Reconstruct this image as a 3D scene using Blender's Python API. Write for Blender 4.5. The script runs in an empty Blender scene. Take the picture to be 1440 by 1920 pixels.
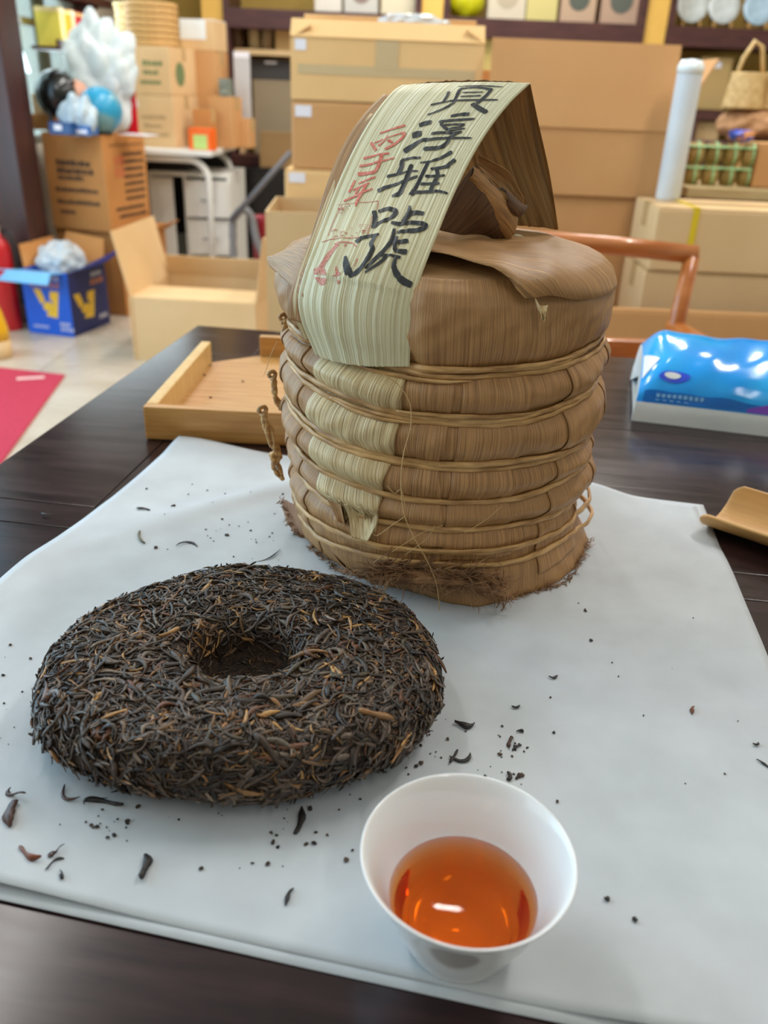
import bpy, bmesh, math, random
import numpy as np
from mathutils import Vector, Matrix
random.seed(7); RNG = np.random.default_rng(11)
SC = bpy.context.scene
COL = SC.collection
R = math.radians

# ---------------------------------------------------------------- camera
F, PITCH, ROLL, CAMH = 1550.0, R(26.7), R(2.4), 0.286
cf = Vector((0, math.cos(PITCH), -math.sin(PITCH)))
cu0 = Vector((0, math.sin(PITCH), math.cos(PITCH))); cr0 = Vector((1, 0, 0))
crt = cr0*math.cos(ROLL) + cu0*math.sin(ROLL)
cup_ = -cr0*math.sin(ROLL) + cu0*math.cos(ROLL)
CAMP = Vector((0, 0, CAMH))
cam = bpy.data.cameras.new('camera'); camo = bpy.data.objects.new('camera', cam); COL.objects.link(camo)
m3 = Matrix((crt, cup_, -cf)).transposed()
camo.matrix_world = Matrix.Translation(CAMP) @ m3.to_4x4()
cam.sensor_fit = 'VERTICAL'; cam.sensor_height = 32.0; cam.sensor_width = 24.0
cam.lens = 32.0*F/1920.0
cam.clip_start = 0.01; cam.clip_end = 60
cam.dof.use_dof = True; cam.dof.focus_distance = 0.46; cam.dof.aperture_fstop = cam.lens/1000.0/0.0034
SC.camera = camo
# ---------------------------------------------------------------- world, lights, exposure
W = bpy.data.worlds.new('world'); SC.world = W; W.use_nodes = True
W.node_tree.nodes['Background'].inputs[0].default_value = (0.86, 0.95, 1.0, 1)
W.node_tree.nodes['Background'].inputs[1].default_value = 1.6
def area(name, loc, target, sx, sy, power, col):
    l = bpy.data.lights.new(name, 'AREA'); l.shape = 'RECTANGLE'; l.size = sx; l.size_y = sy; l.energy = power; l.color = col
    o = bpy.data.objects.new(name, l); COL.objects.link(o); o.location = loc
    o.rotation_euler = (Vector(target)-Vector(loc)).to_track_quat('-Z', 'Y').to_euler()
    return o
area('window_light_left', (-2.33, 1.9, 0.75), (0, 1.3, 0.2), 3.0, 2.0, 48, (0.28, 0.68, 1.0))
area('window_light_corner', (-1.74, 4.65, 0.75), (0, 3.4, 0.0), 1.3, 0.9, 16, (0.75, 0.92, 1.0))
for (x, y, p) in ((-1.1, 1.7, 14), (1.25, 1.7, 25), (-0.7, 3.6, 23), (1.1, 3.6, 25), (0.2, 4.9, 26), (0.7, -0.9, 6)):  # last entry: fill lamp added behind the camera to brighten front faces
    area('ceiling_tube_and_fill', (x, y, 2.02), (x, y, 0), 0.16, 1.2, p, (1.0, 0.96, 0.91))
area('ceiling_spot', (0.42, 2.02, 2.04), (0.42, 2.02, 0), 0.16, 0.05, 1.6, (1.0, 0.95, 0.88))
SC.view_settings.view_transform = 'Standard'; SC.view_settings.look = 'None'
SC.view_settings.exposure = 0.22; SC.view_settings.gamma = 1.0; SC.view_settings.use_curve_mapping = False

# ---------------------------------------------------------------- helpers
def at(x, y, Y):                      # the point at depth Y that pixel (x, y) of the photo looks at
    d = cf + crt*((x-720)/F) - cup_*((y-960)/F)
    return CAMP + d*(Y/d.y)
def gp(x, y, z=0.0):                  # the point at height z that pixel (x, y) looks at
    d = cf + crt*((x-720)/F) - cup_*((y-960)/F)
    return CAMP + d*((z-CAMH)/d.z)
def srgb(r, g, b):
    f = lambda c: (c/255.0)/12.92 if c <= 10 else (((c/255.0)+0.055)/1.055)**2.4
    return (f(r), f(g), f(b), 1.0)
MATS = {}
def pm(name, c1, c2=None, scale=8.0, stretch=(1,1,1), coord='Object', rough=0.6, rvar=0.0, bump=0.0, bscale=None, bstretch=None,
       detail=4.0, lo=0.35, hi=0.65, spec=0.5, metal=0.0, trans=0.0, alpha=1.0, coat=0.0, attr=None, sss=0.0, transl=0.0, bdist=0.001):
    if name in MATS: return MATS[name]
    m = bpy.data.materials.new(name); m.use_nodes = True; nt = m.node_tree; N = nt.nodes; L = nt.links
    b = N['Principled BSDF']; b.inputs['Roughness'].default_value = rough
    b.inputs['Specular IOR Level'].default_value = spec; b.inputs['Metallic'].default_value = metal
    b.inputs['Transmission Weight'].default_value = trans; b.inputs['Alpha'].default_value = alpha
    b.inputs['Coat Weight'].default_value = coat
    if sss: b.inputs['Subsurface Weight'].default_value = sss; b.inputs['Subsurface Radius'].default_value = (0.004,0.003,0.002)
    b.inputs['Base Color'].default_value = c1
    tc = N.new('ShaderNodeTexCoord')
    def noise(sc, st, det):
        mp = N.new('ShaderNodeMapping'); mp.inputs['Scale'].default_value = st; L.new(tc.outputs[coord], mp.inputs['Vector'])
        n = N.new('ShaderNodeTexNoise'); n.inputs['Scale'].default_value = sc; n.inputs['Detail'].default_value = det
        L.new(mp.outputs[0], n.inputs['Vector']); return n
    col_out = None
    if attr:
        a = N.new('ShaderNodeAttribute'); a.attribute_name = attr; col_out = a.outputs['Color']
        if c2 is not None:
            n = noise(scale, stretch, detail); r = N.new('ShaderNodeValToRGB'); r.color_ramp.elements[0].position = lo; r.color_ramp.elements[1].position = hi
            r.color_ramp.elements[0].color = c1; r.color_ramp.elements[1].color = c2; L.new(n.outputs[0], r.inputs[0])
            mx = N.new('ShaderNodeMix'); mx.data_type = 'RGBA'; mx.blend_type = 'MULTIPLY'; mx.inputs[0].default_value = 1
            L.new(col_out, mx.inputs[6]); L.new(r.outputs[0], mx.inputs[7]); col_out = mx.outputs[2]
        L.new(col_out, b.inputs['Base Color'])
    elif c2 is not None:
        n = noise(scale, stretch, detail)
        r = N.new('ShaderNodeValToRGB'); r.color_ramp.elements[0].position = lo; r.color_ramp.elements[1].position = hi
        r.color_ramp.elements[0].color = c1; r.color_ramp.elements[1].color = c2
        L.new(n.outputs[0], r.inputs[0]); col_out = r.outputs[0]; L.new(col_out, b.inputs['Base Color'])
        if rvar:
            mr = N.new('ShaderNodeMapRange'); mr.inputs[3].default_value = rough-rvar; mr.inputs[4].default_value = rough+rvar
            L.new(n.outputs[0], mr.inputs[0]); L.new(mr.outputs[0], b.inputs['Roughness'])
    if bump:
        n2 = noise(bscale or scale*2, bstretch or stretch, 3)
        bp = N.new('ShaderNodeBump'); bp.inputs['Strength'].default_value = bump; bp.inputs['Distance'].default_value = bdist
        L.new(n2.outputs[0], bp.inputs['Height']); L.new(bp.outputs[0], b.inputs['Normal'])
    if transl:
        t = N.new('ShaderNodeBsdfTranslucent'); ms = N.new('ShaderNodeMixShader'); ms.inputs[0].default_value = transl
        if col_out: L.new(col_out, t.inputs[0])
        else: t.inputs[0].default_value = c1
        L.new(b.outputs[0], ms.inputs[1]); L.new(t.outputs[0], ms.inputs[2]); L.new(ms.outputs[0], N['Material Output'].inputs[0])
    MATS[name] = m; return m

class MB:
    """collects shapes of ONE object; build() links them as one mesh"""
    def __init__(s): s.v = []; s.f = []; s.uv = None
    def add(s, vs, fs, M=None):
        o = len(s.v)
        s.v += [tuple(M @ Vector(p)) if M else tuple(p) for p in vs]
        s.f += [tuple(i+o for i in f) for f in fs]; return s
    def box(s, x0, x1, y0, y1, z0, z1, M=None, b=0.0):
        if b <= 0:
            vs = [(x0,y0,z0),(x1,y0,z0),(x1,y1,z0),(x0,y1,z0),(x0,y0,z1),(x1,y0,z1),(x1,y1,z1),(x0,y1,z1)]
            return s.add(vs, [(3,2,1,0),(4,5,6,7),(0,1,5,4),(1,2,6,5),(2,3,7,6),(3,0,4,7)], M)
        bm = bmesh.new(); bmesh.ops.create_cube(bm, size=1)
        for v in bm.verts:
            v.co = Vector(((x0+x1)/2+v.co.x*(x1-x0), (y0+y1)/2+v.co.y*(y1-y0), (z0+z1)/2+v.co.z*(z1-z0)))
        bmesh.ops.bevel(bm, geom=list(bm.edges), offset=b, segments=2, affect='EDGES', profile=0.6)
        bm.verts.index_update()
        s.add([v.co.copy() for v in bm.verts], [tuple(v.index for v in f.verts) for f in bm.faces], M); bm.free(); return s
    def tube(s, pts, r, n=8, flat=1.0, cap=True, M=None):
        pts = [Vector(p) for p in pts]; k = len(pts); rr = r if hasattr(r, '__len__') else [r]*k
        vs = []; up = Vector((0, 0, 1))
        t0 = (pts[1]-pts[0]).normalized()
        if abs(t0.dot(up)) > 0.9: up = Vector((0, 1, 0))
        for i, p in enumerate(pts):
            t = (pts[min(i+1, k-1)]-pts[max(i-1, 0)])
            t = t.normalized() if t.length > 1e-9 else t0
            a = t.cross(up)
            a = a.normalized() if a.length > 1e-6 else Vector((1, 0, 0))
            b = a.cross(t).normalized(); up = b
            for j in range(n):
                q = 2*math.pi*j/n; vs.append(p + a*math.cos(q)*rr[i]*flat + b*math.sin(q)*rr[i])
        fs = [(i*n+j, i*n+(j+1) % n, (i+1)*n+(j+1) % n, (i+1)*n+j) for i in range(k-1) for j in range(n)]
        if cap: fs += [tuple(range(n-1, -1, -1)), tuple((k-1)*n+j for j in range(n))]
        return s.add(vs, fs, M)
    def lathe(s, prof, n=32, M=None, closed=False):
        vs = []; k = len(prof)
        for (r, z) in prof:
            for j in range(n):
                q = 2*math.pi*j/n; vs.append((r*math.cos(q), r*math.sin(q), z))
        fs = [(i*n+j, i*n+(j+1) % n, (i+1)*n+(j+1) % n, (i+1)*n+j) for i in range(k-1) for j in range(n)]
        if closed: fs += [((k-1)*n+j, (k-1)*n+(j+1) % n, (j+1) % n, j) for j in range(n)]
        else: fs += [tuple(range(n-1, -1, -1)), tuple((k-1)*n+j for j in range(n))]
        return s.add(vs, fs, M)
    def prism(s, poly, z0, z1, M=None):
        n = len(poly)
        vs = [(p[0], p[1], z0) for p in poly]+[(p[0], p[1], z1) for p in poly]
        return s.add(vs, [tuple(range(n-1, -1, -1)), tuple(range(n, 2*n))]+[(i, (i+1) % n, n+(i+1) % n, n+i) for i in range(n)], M)
    def slab(s, quad, t, M=None):     # a four-cornered board of thickness t along its own normal
        q = [Vector(p) for p in quad]; nn = (q[1]-q[0]).cross(q[3]-q[0]).normalized()*t
        vs = q+[p+nn for p in q]
        return s.add(vs, [(3,2,1,0),(4,5,6,7),(0,1,5,4),(1,2,6,5),(2,3,7,6),(3,0,4,7)], M)
    def build(s, name, mat, parent=None, smooth=False):
        me = bpy.data.meshes.new(name); me.from_pydata(s.v, [], s.f); me.update()
        return link(name, me, mat, parent, smooth)
def link(name, me, mat, parent=None, smooth=False):
    o = bpy.data.objects.new(name, me); COL.objects.link(o)
    if mat is not None and not me.materials: me.materials.append(mat)
    if smooth: me.polygons.foreach_set('use_smooth', [True]*len(me.polygons)); 
    if parent is not None: o.parent = parent
    return o
def solid(o, t, off=0.0):
    m = o.modifiers.new('thickness', 'SOLIDIFY'); m.thickness = t; m.offset = off; return o
def tag(o, label, cat, group=None, kind=None):
    o['label'] = label; o['category'] = cat
    if group: o['group'] = group
    if kind: o['kind'] = kind
    return o
def empty(name, loc=(0, 0, 0), rz=0.0):
    o = bpy.data.objects.new(name, None); COL.objects.link(o); o.location = loc; o.rotation_euler = (0, 0, rz); o.empty_display_size = 0.02
    return o
def struct(o, label, cat='structure'):
    o['kind'] = 'structure'; o['label'] = label; o['category'] = cat; return o
def grid_mesh(name, P, mat, parent=None, uv=None, smooth=True, closed_u=False):
    """P[i][j] points; uv optional same shape"""
    a = np.asarray(P, float); ni, nj = a.shape[:2]
    vs = a.reshape(-1, 3)
    fs = []; lu = []
    for i in range(ni-1):
        for j in range(nj if closed_u else nj-1):
            q = ((i, j), (i, j+1), (i+1, j+1), (i+1, j))
            fs.append(tuple(x*nj+(y % nj) for x, y in q))
            if uv is not None: lu += [uv[x][y] for x, y in q]
    me = bpy.data.meshes.new(name); me.from_pydata(vs.tolist(), [], fs); me.update()
    if uv is not None:
        ul = me.uv_layers.new(name='UVMap'); ul.data.foreach_set('uv', np.asarray(lu, float).ravel())
    return link(name, me, mat, parent, smooth)
def catmull(P, t):
    n = len(P); i = int(min(max(math.floor(t), 0), n-2)); f = t-i
    p0, p1, p2, p3 = P[max(i-1, 0)], P[i], P[i+1], P[min(i+2, n-1)]
    return (p1*2+(p2-p0)*f+(p0*2-p1*5+p2*4-p3)*f*f+(p1*3-p0-p2*3+p3)*f**3)*0.5
def loft(name, Lp, Rp, mat, parent=None, nu=16, nv=40, bulge=0.0, wr=0.0, thick=0.0004, seed=0, org=(0,0,0), wfreq=22):
    """a leaf sheet spanned between two edge curves, with a crown and fine lengthwise ribs"""
    Lp = [Vector(p) for p in Lp]; Rp = [Vector(p) for p in Rp]; rg = random.Random(seed)
    rib = [rg.uniform(-1, 1) for _ in range(nu+1)]
    P = []; UV = []
    for i in range(nv+1):
        t = (len(Lp)-1)*i/nv; a = catmull(Lp, t); b = catmull(Rp, t)
        a2 = catmull(Lp, min(t+0.02, len(Lp)-1)); a1 = catmull(Lp, max(t-0.02, 0))
        nn = (b-a).cross(a2-a1); nn = nn.normalized() if nn.length > 1e-12 else Vector((0, 0, 1))
        row = []; ur = []
        for j in range(nu+1):
            u = j/nu
            p = a.lerp(b, u)+nn*(bulge*4*u*(1-u)+wr*rib[j]*(0.6+0.4*math.sin(t*1.7+j)))
            row.append(tuple(p-Vector(org))); ur.append((u*(b-a).length, i/nv*0.2))
        P.append(row); UV.append(ur)
    o = grid_mesh(name, P, mat, parent, UV)
    if thick: solid(o, thick)
    return o

# ---------------------------------------------------------------- materials
KR = {}
def kraft(k=0):
    cs = [((238,198,140),(230,188,130)), ((200,142,84),(190,130,72)), ((226,194,148),(218,184,136)), ((210,162,110),(202,152,100))][k]
    return pm('kraft_cardboard_%d' % k, srgb(*cs[1]), srgb(*cs[0]), scale=3, rough=0.75, bump=0.06, bscale=60, bstretch=(6,6,0.4), spec=0.25)
M_tape = pm('packing_tape', srgb(196,165,118), rough=0.25, spec=0.5)
M_sticker = pm('white_sticker', srgb(238,236,244), rough=0.5)
M_ink = pm('print_ink', srgb(70,52,40), rough=0.8)
M_greenprint = pm('green_print', srgb(110,128,84), rough=0.8)
M_redprint = pm('red_print', srgb(196,110,70), rough=0.8)
M_white = pm('white_enamel', srgb(232,232,226), rough=0.4)
M_shelf = pm('dark_shelf_wood', srgb(64,34,32), srgb(84,46,42), scale=6, stretch=(1,8,8), rough=0.45)
M_yellow = pm('ochre_paint', srgb(236,190,96), srgb(228,180,84), scale=3, rough=0.6)
M_olive = pm('ochre_wall', srgb(196,164,84), srgb(184,150,72), scale=2, rough=0.8)
M_black = pm('black_plastic', srgb(20,20,22), rough=0.35)
M_floor = pm('floor_tiles', srgb(206,190,170), srgb(190,172,150), scale=2.5, stretch=(1,3,1), rough=0.28, rvar=0.06, spec=0.5)
M_ceil = pm('ceiling_paint', srgb(232,228,218), rough=0.9)
M_wall = pm('cream_wall', srgb(222,214,198), rough=0.9)
M_pillar = pm('dark_lacquered_wood', srgb(60,42,42), srgb(76,46,42), scale=5, stretch=(4,4,0.5), rough=0.35)
M_orange = pm('orange_wood', srgb(198,120,58), srgb(176,98,42), scale=10, stretch=(1,6,6), rough=0.3, coat=0.3)
M_bluefoil = pm('blue_print_card', srgb(16,92,214), srgb(24,104,226), scale=3, rough=0.35)
M_navy = pm('navy_print_card', srgb(22,36,100), rough=0.4)
M_lblue = pm('light_blue_card', srgb(120,190,236), rough=0.3)
M_gold = pm('yellow_print', srgb(246,200,60), rough=0.5)
M_orangeink = pm('orange_print', srgb(232,148,84), rough=0.5)
def plastic_film():
    return pm('clear_film', srgb(235,242,246), srgb(205,220,228), scale=14, rough=0.18, alpha=0.62, spec=0.6, bump=0.6, bscale=22, bdist=0.01)

# ================================================================ THE ROOM
FZ, CZ = -0.75, 2.10
def wallbox(name, x0, x1, y0, y1, z0, z1, mat, label, cat='wall'):
    return struct(MB().box(x0, x1, y0, y1, z0, z1).build(name, mat), label, cat)
fl = struct(MB().box(-3.2, 3.4, -3.2, 6.5, FZ-0.1, FZ-0.004).build('floor', pm('floor_grout', srgb(150,136,118), rough=0.8)), 'pale beige tiled shop floor', 'floor')
tile_me = None
for i in range(11):
    for j in range(16):
        if tile_me is None:
            t = MB().box(-0.2985, 0.2985, -0.2985, 0.2985, -0.004, 0.0, b=0.001).build('tile', M_floor, fl); tile_me = t.data
        else:
            t = link('tile', tile_me, None, fl)
        t.location = (-2.9+0.6*i, -2.9+0.6*j, FZ)
wallbox('ceiling', -3.2, 3.4, -3.2, 6.5, CZ, CZ+0.1, M_ceil, 'plain pale ceiling above the shop', 'ceiling')
wallbox('wall_back', -1.95, 3.4, 6.3, 6.4, FZ, CZ, M_olive, 'ochre back wall behind the dark shelves')
wallbox('wall_right', 3.3, 3.4, -3.2, 6.3, FZ, CZ, M_wall, 'plain wall on the right of the shop')
# left wall with the corner window, then the large window bay nearer the camera
wl = MB(); wl.box(-1.95, -1.85, 3.9, 6.3, FZ, 0.0); wl.box(-1.95, -1.85, 3.9, 6.3, 1.5, CZ); wl.box(-1.95, -1.85, 5.38, 6.3, 0.0, 1.5); wl.box(-2.5, -1.85, 3.9, 3.98, FZ, CZ)
struct(wl.build('wall_left', M_wall), 'left wall with a window near the back corner', 'wall')
wl = MB(); wl.box(-2.5, -2.4, -3.2, 3.9, FZ, -0.35); wl.box(-2.5, -2.4, -3.2, 3.9, 1.85, CZ); wl.box(-2.5, -2.4, -3.2, -1.0, -0.35, 1.85); wl.box(-2.5, -2.4, 3.5, 3.9, -0.35, 1.85)
struct(wl.build('wall_side', M_wall), 'side wall with a wide window opening', 'wall')
wf = MB().box(-2.4, 3.3, -3.2, -3.1, FZ, CZ)
struct(wf.build('wall_front', M_wall), 'plain wall behind the viewer', 'wall')
# window_1 in the corner wall: frame bars and frosted panes
M_pane = pm('window_glass', srgb(225,240,240), rough=0.15, trans=0.85, spec=0.4)
win = MB()
for y in (3.92, 4.42, 4.90, 5.36): win.box(-1.91, -1.85, y-0.02, y+0.02, 0.0, 1.5)
for z in (0.02, 0.55, 1.0, 1.48): win.box(-1.905, -1.855, 3.9, 5.38, z-0.015, z+0.015)
wo = struct(win.build('window_1', pm('window_metal', srgb(120,116,104), rough=0.4)), 'bright paned window behind the white plastic bag', 'window')
for y0, y1 in ((3.94,4.40),(4.44,4.88),(4.92,5.34)):
    for z0, z1 in ((0.035,0.535),(0.565,0.985),(1.015,1.465)):
        MB().box(-1.89, -1.882, y0, y1, z0, z1).build('pane', M_pane, wo)
# pale tiled wall outside the window
ow = MB().box(-3.4, -3.3, 3.0, 9.5, FZ, 3.0).build('wall_outside', pm('outside_wall_grout', srgb(196,220,220), rough=0.8)); struct(ow, 'pale tiled wall outside the corner window', 'wall')
tm = None
for k in range(16):
    for j in range(6):
        if tm is None: t = MB().box(-0.004, 0, -0.49, 0.49, -0.085, 0.085, b=0.002).build('tile', pm('outside_tile', srgb(244,253,253), rough=0.4), ow); tm = t.data
        else: t = link('tile', tm, None, ow)
        t.location = (-3.296, 3.5+j, -0.6+0.18*k)
# dark lacquered pillar at the left
pl_ = MB().box(-0.085, 0.085, -0.085, 0.085, FZ, CZ, b=0.006).build('pillar_left', M_pillar); pl_.location = (-1.742, 4.0, 0); pl_.rotation_euler.z = R(-8)
struct(pl_, 'dark brown lacquered square pillar at the left', 'pillar')
MB().box(-0.1, 0.1, -0.1, 0.1, FZ, FZ+0.09, b=0.006).build('plinth', M_pillar, pl_)

# ================================================================ TABLE
M_table = pm('dark_table_wood', srgb(34,22,24), srgb(52,34,34), scale=7, stretch=(2,14,14), rough=0.2, rvar=0.05, bump=0.12, bscale=18, bstretch=(1,18,18), spec=0.36, bdist=0.0004)
M_edge = pm('table_edge_wood', srgb(52,34,34), srgb(62,40,40), scale=6, rough=0.3)
tb = empty('tea_table', (-0.262, 1.106, -0.75), R(-7.2))
tag(tb, 'dark glossy wooden tea table with plank top under the white paper', 'table')
def board(x0, x1, y0, y1):      # measured from the far left corner, y towards the viewer
    o = MB().box(x0+0.0006, x1-0.0006, -y1+0.0006, -y0-0.0006, 0.71, 0.75, b=0.0004).build('plank', M_table, tb); return o
board(0, 0.112, 0, 0.540); board(0.112, 1.42, 0, 0.27); board(0.112, 1.42, 0.27, 0.540)
for a, b in ((0.540, 0.575), (0.575, 0.86), (0.86, 1.15), (1.15, 1.44)): board(0, 1.42, a, b)
ap = MB(); ap.box(0.05, 1.37, -0.07, -0.045, 0.62, 0.71); ap.box(0.05, 1.37, -1.39, -1.365, 0.62, 0.71); ap.box(0.05, 0.075, -1.39, -0.045, 0.62, 0.71); ap.box(1.345, 1.37, -1.39, -0.045, 0.62, 0.71)
ap.build('apron', M_edge, tb)
for x in (0.06, 1.30):
    for y in (-0.12, -1.38): MB().box(x, x+0.06, y, y+0.06, 0, 0.71, b=0.004).build('leg', M_edge, tb)

# ================================================================ PAPER
M_paper = pm('white_tissue_paper', srgb(202,208,213), srgb(193,198,203), scale=26, rough=0.75, spec=0.2, bump=0.25, bscale=260, bdist=0.0003, detail=6)
def fbm(x, y, s):
    return (math.sin(x*s*3.1+y*s*1.7+1.3)+math.sin(x*s*1.3-y*s*2.9+4.1)+0.6*math.sin(x*s*5.3+y*s*4.7))/2.6
def paper(name, A, B, C, D, z, amp, label, seed):
    A, B, C, D = map(Vector, (A, B, C, D)); n = 90; P = []
    for i in range(n+1):
        v = i/n; row = []
        for j in range(n+1):
            u = j/n
            p = (A.lerp(B, u)).lerp(D.lerp(C, u), v)
            e = min(u, 1-u, v, 1-v)
            flat = min(1, max(0, (0.20-e)/0.2))
            h = amp*max(0, 0.35+fbm(p.x, p.y, 9+seed))*flat**1.2
            h += amp*0.75*math.exp(-((u-0.02)/0.10)**2-((v-0.02)/0.12)**2)
            h += amp*1.1*math.exp(-((u-0.80)/0.06)**2-((v)/0.08)**2)
            h += 0.0006*max(0, fbm(p.x+p.y*0.4, p.y, 40))*(1-flat)*0.25
            # gentle creases running from the far left
            cx = p.x+0.14-(p.y-0.55)*1.1
            h += 0.0016*math.exp(-(cx/0.016)**2)*max(0, min(1, (p.y-0.44)/0.08))*max(0, min(1, (0.02-p.x)/0.06))
            cx = p.x+0.05-(p.y-0.62)*1.5
            h += 0.0018*math.exp(-(cx/0.02)**2)*max(0, min(1, (p.y-0.50)/0.06))*max(0, min(1, (-0.07-p.x)/0.04))
            w = 0.0012*math.sin(u*19+seed)+0.0008*math.sin(v*23+seed)
            row.append((p.x+w*(1 if e == 0 else 0)*0, p.y, z+h))
        P.append(row)
    o = grid_mesh(name, P, M_paper); solid(o, 0.00012); tag(o, label, 'paper', 'white paper sheets under the tea'); return o
PAPER = paper('paper_sheet', (-0.186,0.687,0), (0.257,0.603,0), (0.189,0.160,0), (-0.281,0.247,0), 0.0012, 0.0045, 'upper white paper sheet spread under the tea cake and bundle', 0)
paper('paper_sheet', (-0.182,0.679,0), (0.250,0.600,0), (0.185,0.1565,0), (-0.283,0.2425,0), 0.0005, 0.0008, 'lower white paper sheet peeking out along the near edge', 2)

# ================================================================ TEA BUNDLE (TONG)
TO = Vector((0.036, 0.545, 0.0014))
tong = empty('tea_bundle', TO)
tag(tong, 'tall bundle of tea cakes wrapped in brown bamboo leaf with cane ties', 'tea bundle')
M_leaf = pm('dry_bamboo_leaf', srgb(116,76,44), srgb(222,172,112), scale=1.0, stretch=(1500,16,1), coord='UV', rough=0.45, rvar=0.1, bump=0.6, bscale=1.0, bstretch=(2400,20,1), spec=0.5, detail=6, lo=0.22, hi=0.82, bdist=0.0007)
M_leaf2 = pm('pale_bamboo_leaf', srgb(168,134,84), srgb(236,214,164), scale=1.0, stretch=(900,12,1), coord='UV', rough=0.42, bump=0.7, bscale=1.0, bstretch=(900,10,1), spec=0.45, detail=4, lo=0.30, hi=0.66, bdist=0.0012)
M_label = pm('bleached_leaf_label', srgb(218,208,162), srgb(242,236,202), scale=1.0, stretch=(700,9,1), coord='UV', rough=0.40, bump=0.8, bscale=1.0, bstretch=(760,6,1), spec=0.45, detail=4, bdist=0.0010, transl=0.10)
M_leafback = pm('golden_leaf_back', srgb(122,84,40), srgb(170,126,68), scale=1.0, stretch=(240,6,1), coord='UV', rough=0.5, bump=0.5, bscale=1.0, bstretch=(460,6,1), detail=4, transl=0.18)
M_leafdark = pm('dark_leaf', srgb(72,48,30), srgb(112,78,50), scale=1.0, stretch=(500,8,1), coord='UV', rough=0.55, bump=0.5, bscale=1.0, bstretch=(900,8,1), detail=4)
M_cane = pm('cane_tie', srgb(164,120,70), srgb(222,178,118), scale=60, stretch=(1,1,6), rough=0.42, bump=0.4, bscale=220, detail=5, bdist=0.0006)
M_fray = pm('frayed_fibre', srgb(122,86,58), srgb(178,134,92), scale=90, rough=0.7)
M_thread = pm('loose_fibre', srgb(208,172,116), rough=0.5)
# band heights: front, left, right
BANDS = [(0.149,0.153,0.154,2), (0.1225,0.134,0.130,2), (0.0935,0.106,0.090,2), (0.0695,0.080,0.0745,1), (0.0510,0.058,0.041,1), (0.0365,0.034,0.033,1), (0.0275,0.014,0.021,1)]
def bz(b, ph):                       # ph = 0 towards the viewer, + to the right
    f, l, r, _ = BANDS[b]
    c, s = math.cos(ph), math.sin(ph)
    side = (l+r)/2 + (r-l)/2*s
    return f*max(c, 0)**1.4 + side*(1-max(c, 0)**1.4)
PROF = [(0.0,0.0),(0.097,0.0),(0.0985,0.004),(0.100,0.012),(0.1035,0.022),(0.1050,0.034),(0.1075,0.06),(0.1085,0.09),(0.1090,0.13),(0.1085,0.148),(0.1065,0.158),(0.1082,0.168),(0.1085,0.177),(0.1070,0.186),(0.1035,0.193),(0.097,0.1985),(0.089,0.2015),(0.075,0.2045),(0.05,0.206),(0.02,0.2065)]
def prof(z):
    pr = PROF[1:16]
    for (r0, z0), (r1, z1) in zip(pr, pr[1:]):
        if z <= z1: return r0+(r1-r0)*(z-z0)/(z1-z0)
    return pr[-1][0]
def flare(ph):
    d = math.degrees(ph)
    pts = [(-180,0.004),(-110,-0.002),(-75,-0.004),(-40,-0.006),(-10,-0.004),(12,0.010),(35,0.009),(60,0.013),(85,0.018),(110,0.010),(180,0.004)]
    for (a, x), (b, y) in zip(pts, pts[1:]):
        if d <= b: return x+(y-x)*(d-a)/(b-a)
    return 0
def rad(ph, z):
    r = prof(z)
    for b in range(7):
        dz = z-bz(b, ph); r -= (0.0075 if b < 5 else 0.0030)*math.exp(-(dz/0.0068)**2)
    r += flare(ph)*max(0, 1-z/0.03)**1.3
    r += 0.0012*math.sin(3*ph+z*50+0.7)+0.0007*math.sin(9*ph+z*140)+0.00035*math.sin(31*ph+5*math.sin(z*90))
    wl_ = max(0, min(1, (z-0.140)/0.012))*max(0, min(1, (ph+1.05)/0.16))*max(0, min(1, (-0.16-ph)/0.10))
    r -= 0.0055*wl_
    if z > 0.15: r -= 0.002*math.sin(ph)*min(1, (z-0.15)/0.02)
    return r
def surf(ph, z, off=0.0):
    r = rad(ph, z)+off; sh = -0.003*min(1, max(0, (z-0.12)/0.06))
    return (r*math.sin(ph)+sh, -r*math.cos(ph), z)
NP = 300; P = []; UV = []
zs = [0.0]+[0.199*k/150 for k in range(1, 151)]
for z in zs:
    P.append([surf(2*math.pi*j/NP-math.pi, z) for j in range(NP)]); UV.append([(j/NP*0.67, z) for j in range(NP+1)])
for r, z in PROF[16:]:
    row = []; ur = []
    for j in range(NP):
        ph = 2*math.pi*j/NP-math.pi
        x = r*math.sin(ph)-0.003; y = -r*math.cos(ph)
        row.append((x, y, z+0.0012*math.sin(40*x+2)*math.cos(33*y)))
    for j in range(NP+1):
        ph = 2*math.pi*j/NP-math.pi; ur.append((j/NP*0.67*max(r,0.02)/0.107, z+0.11-r))
    P.append(row); UV.append(ur)
me_uv = [[UV[i][j] for j in range(NP+1)] for i in range(len(P))]
def closed_grid(name, P, UV, mat, parent):
    ni, nj = len(P), len(P[0]); vs = [p for r in P for p in r]; fs = []; lu = []
    for i in range(ni-1):
        for j in range(nj):
            fs.append((i*nj+j, i*nj+(j+1) % nj, (i+1)*nj+(j+1) % nj, (i+1)*nj+j)); lu += [UV[i][j], UV[i][j+1], UV[i+1][j+1], UV[i+1][j]]
    fs.append(tuple((ni-1)*nj+j for j in range(nj))); lu += [(0.3, 0.3)]*nj
    fs.append(tuple(j for j in range(nj-1, -1, -1))); lu += [(0.3, 0.3)]*nj
    me = bpy.data.meshes.new(name); me.from_pydata(vs, [], fs); me.update()
    ul = me.uv_layers.new(name='UVMap'); ul.data.foreach_set('uv', np.asarray(lu, float).ravel())
    return link(name, me, mat, parent, True)
body = closed_grid('leaf_wrapping', P, me_uv, M_leaf, tong)
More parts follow.
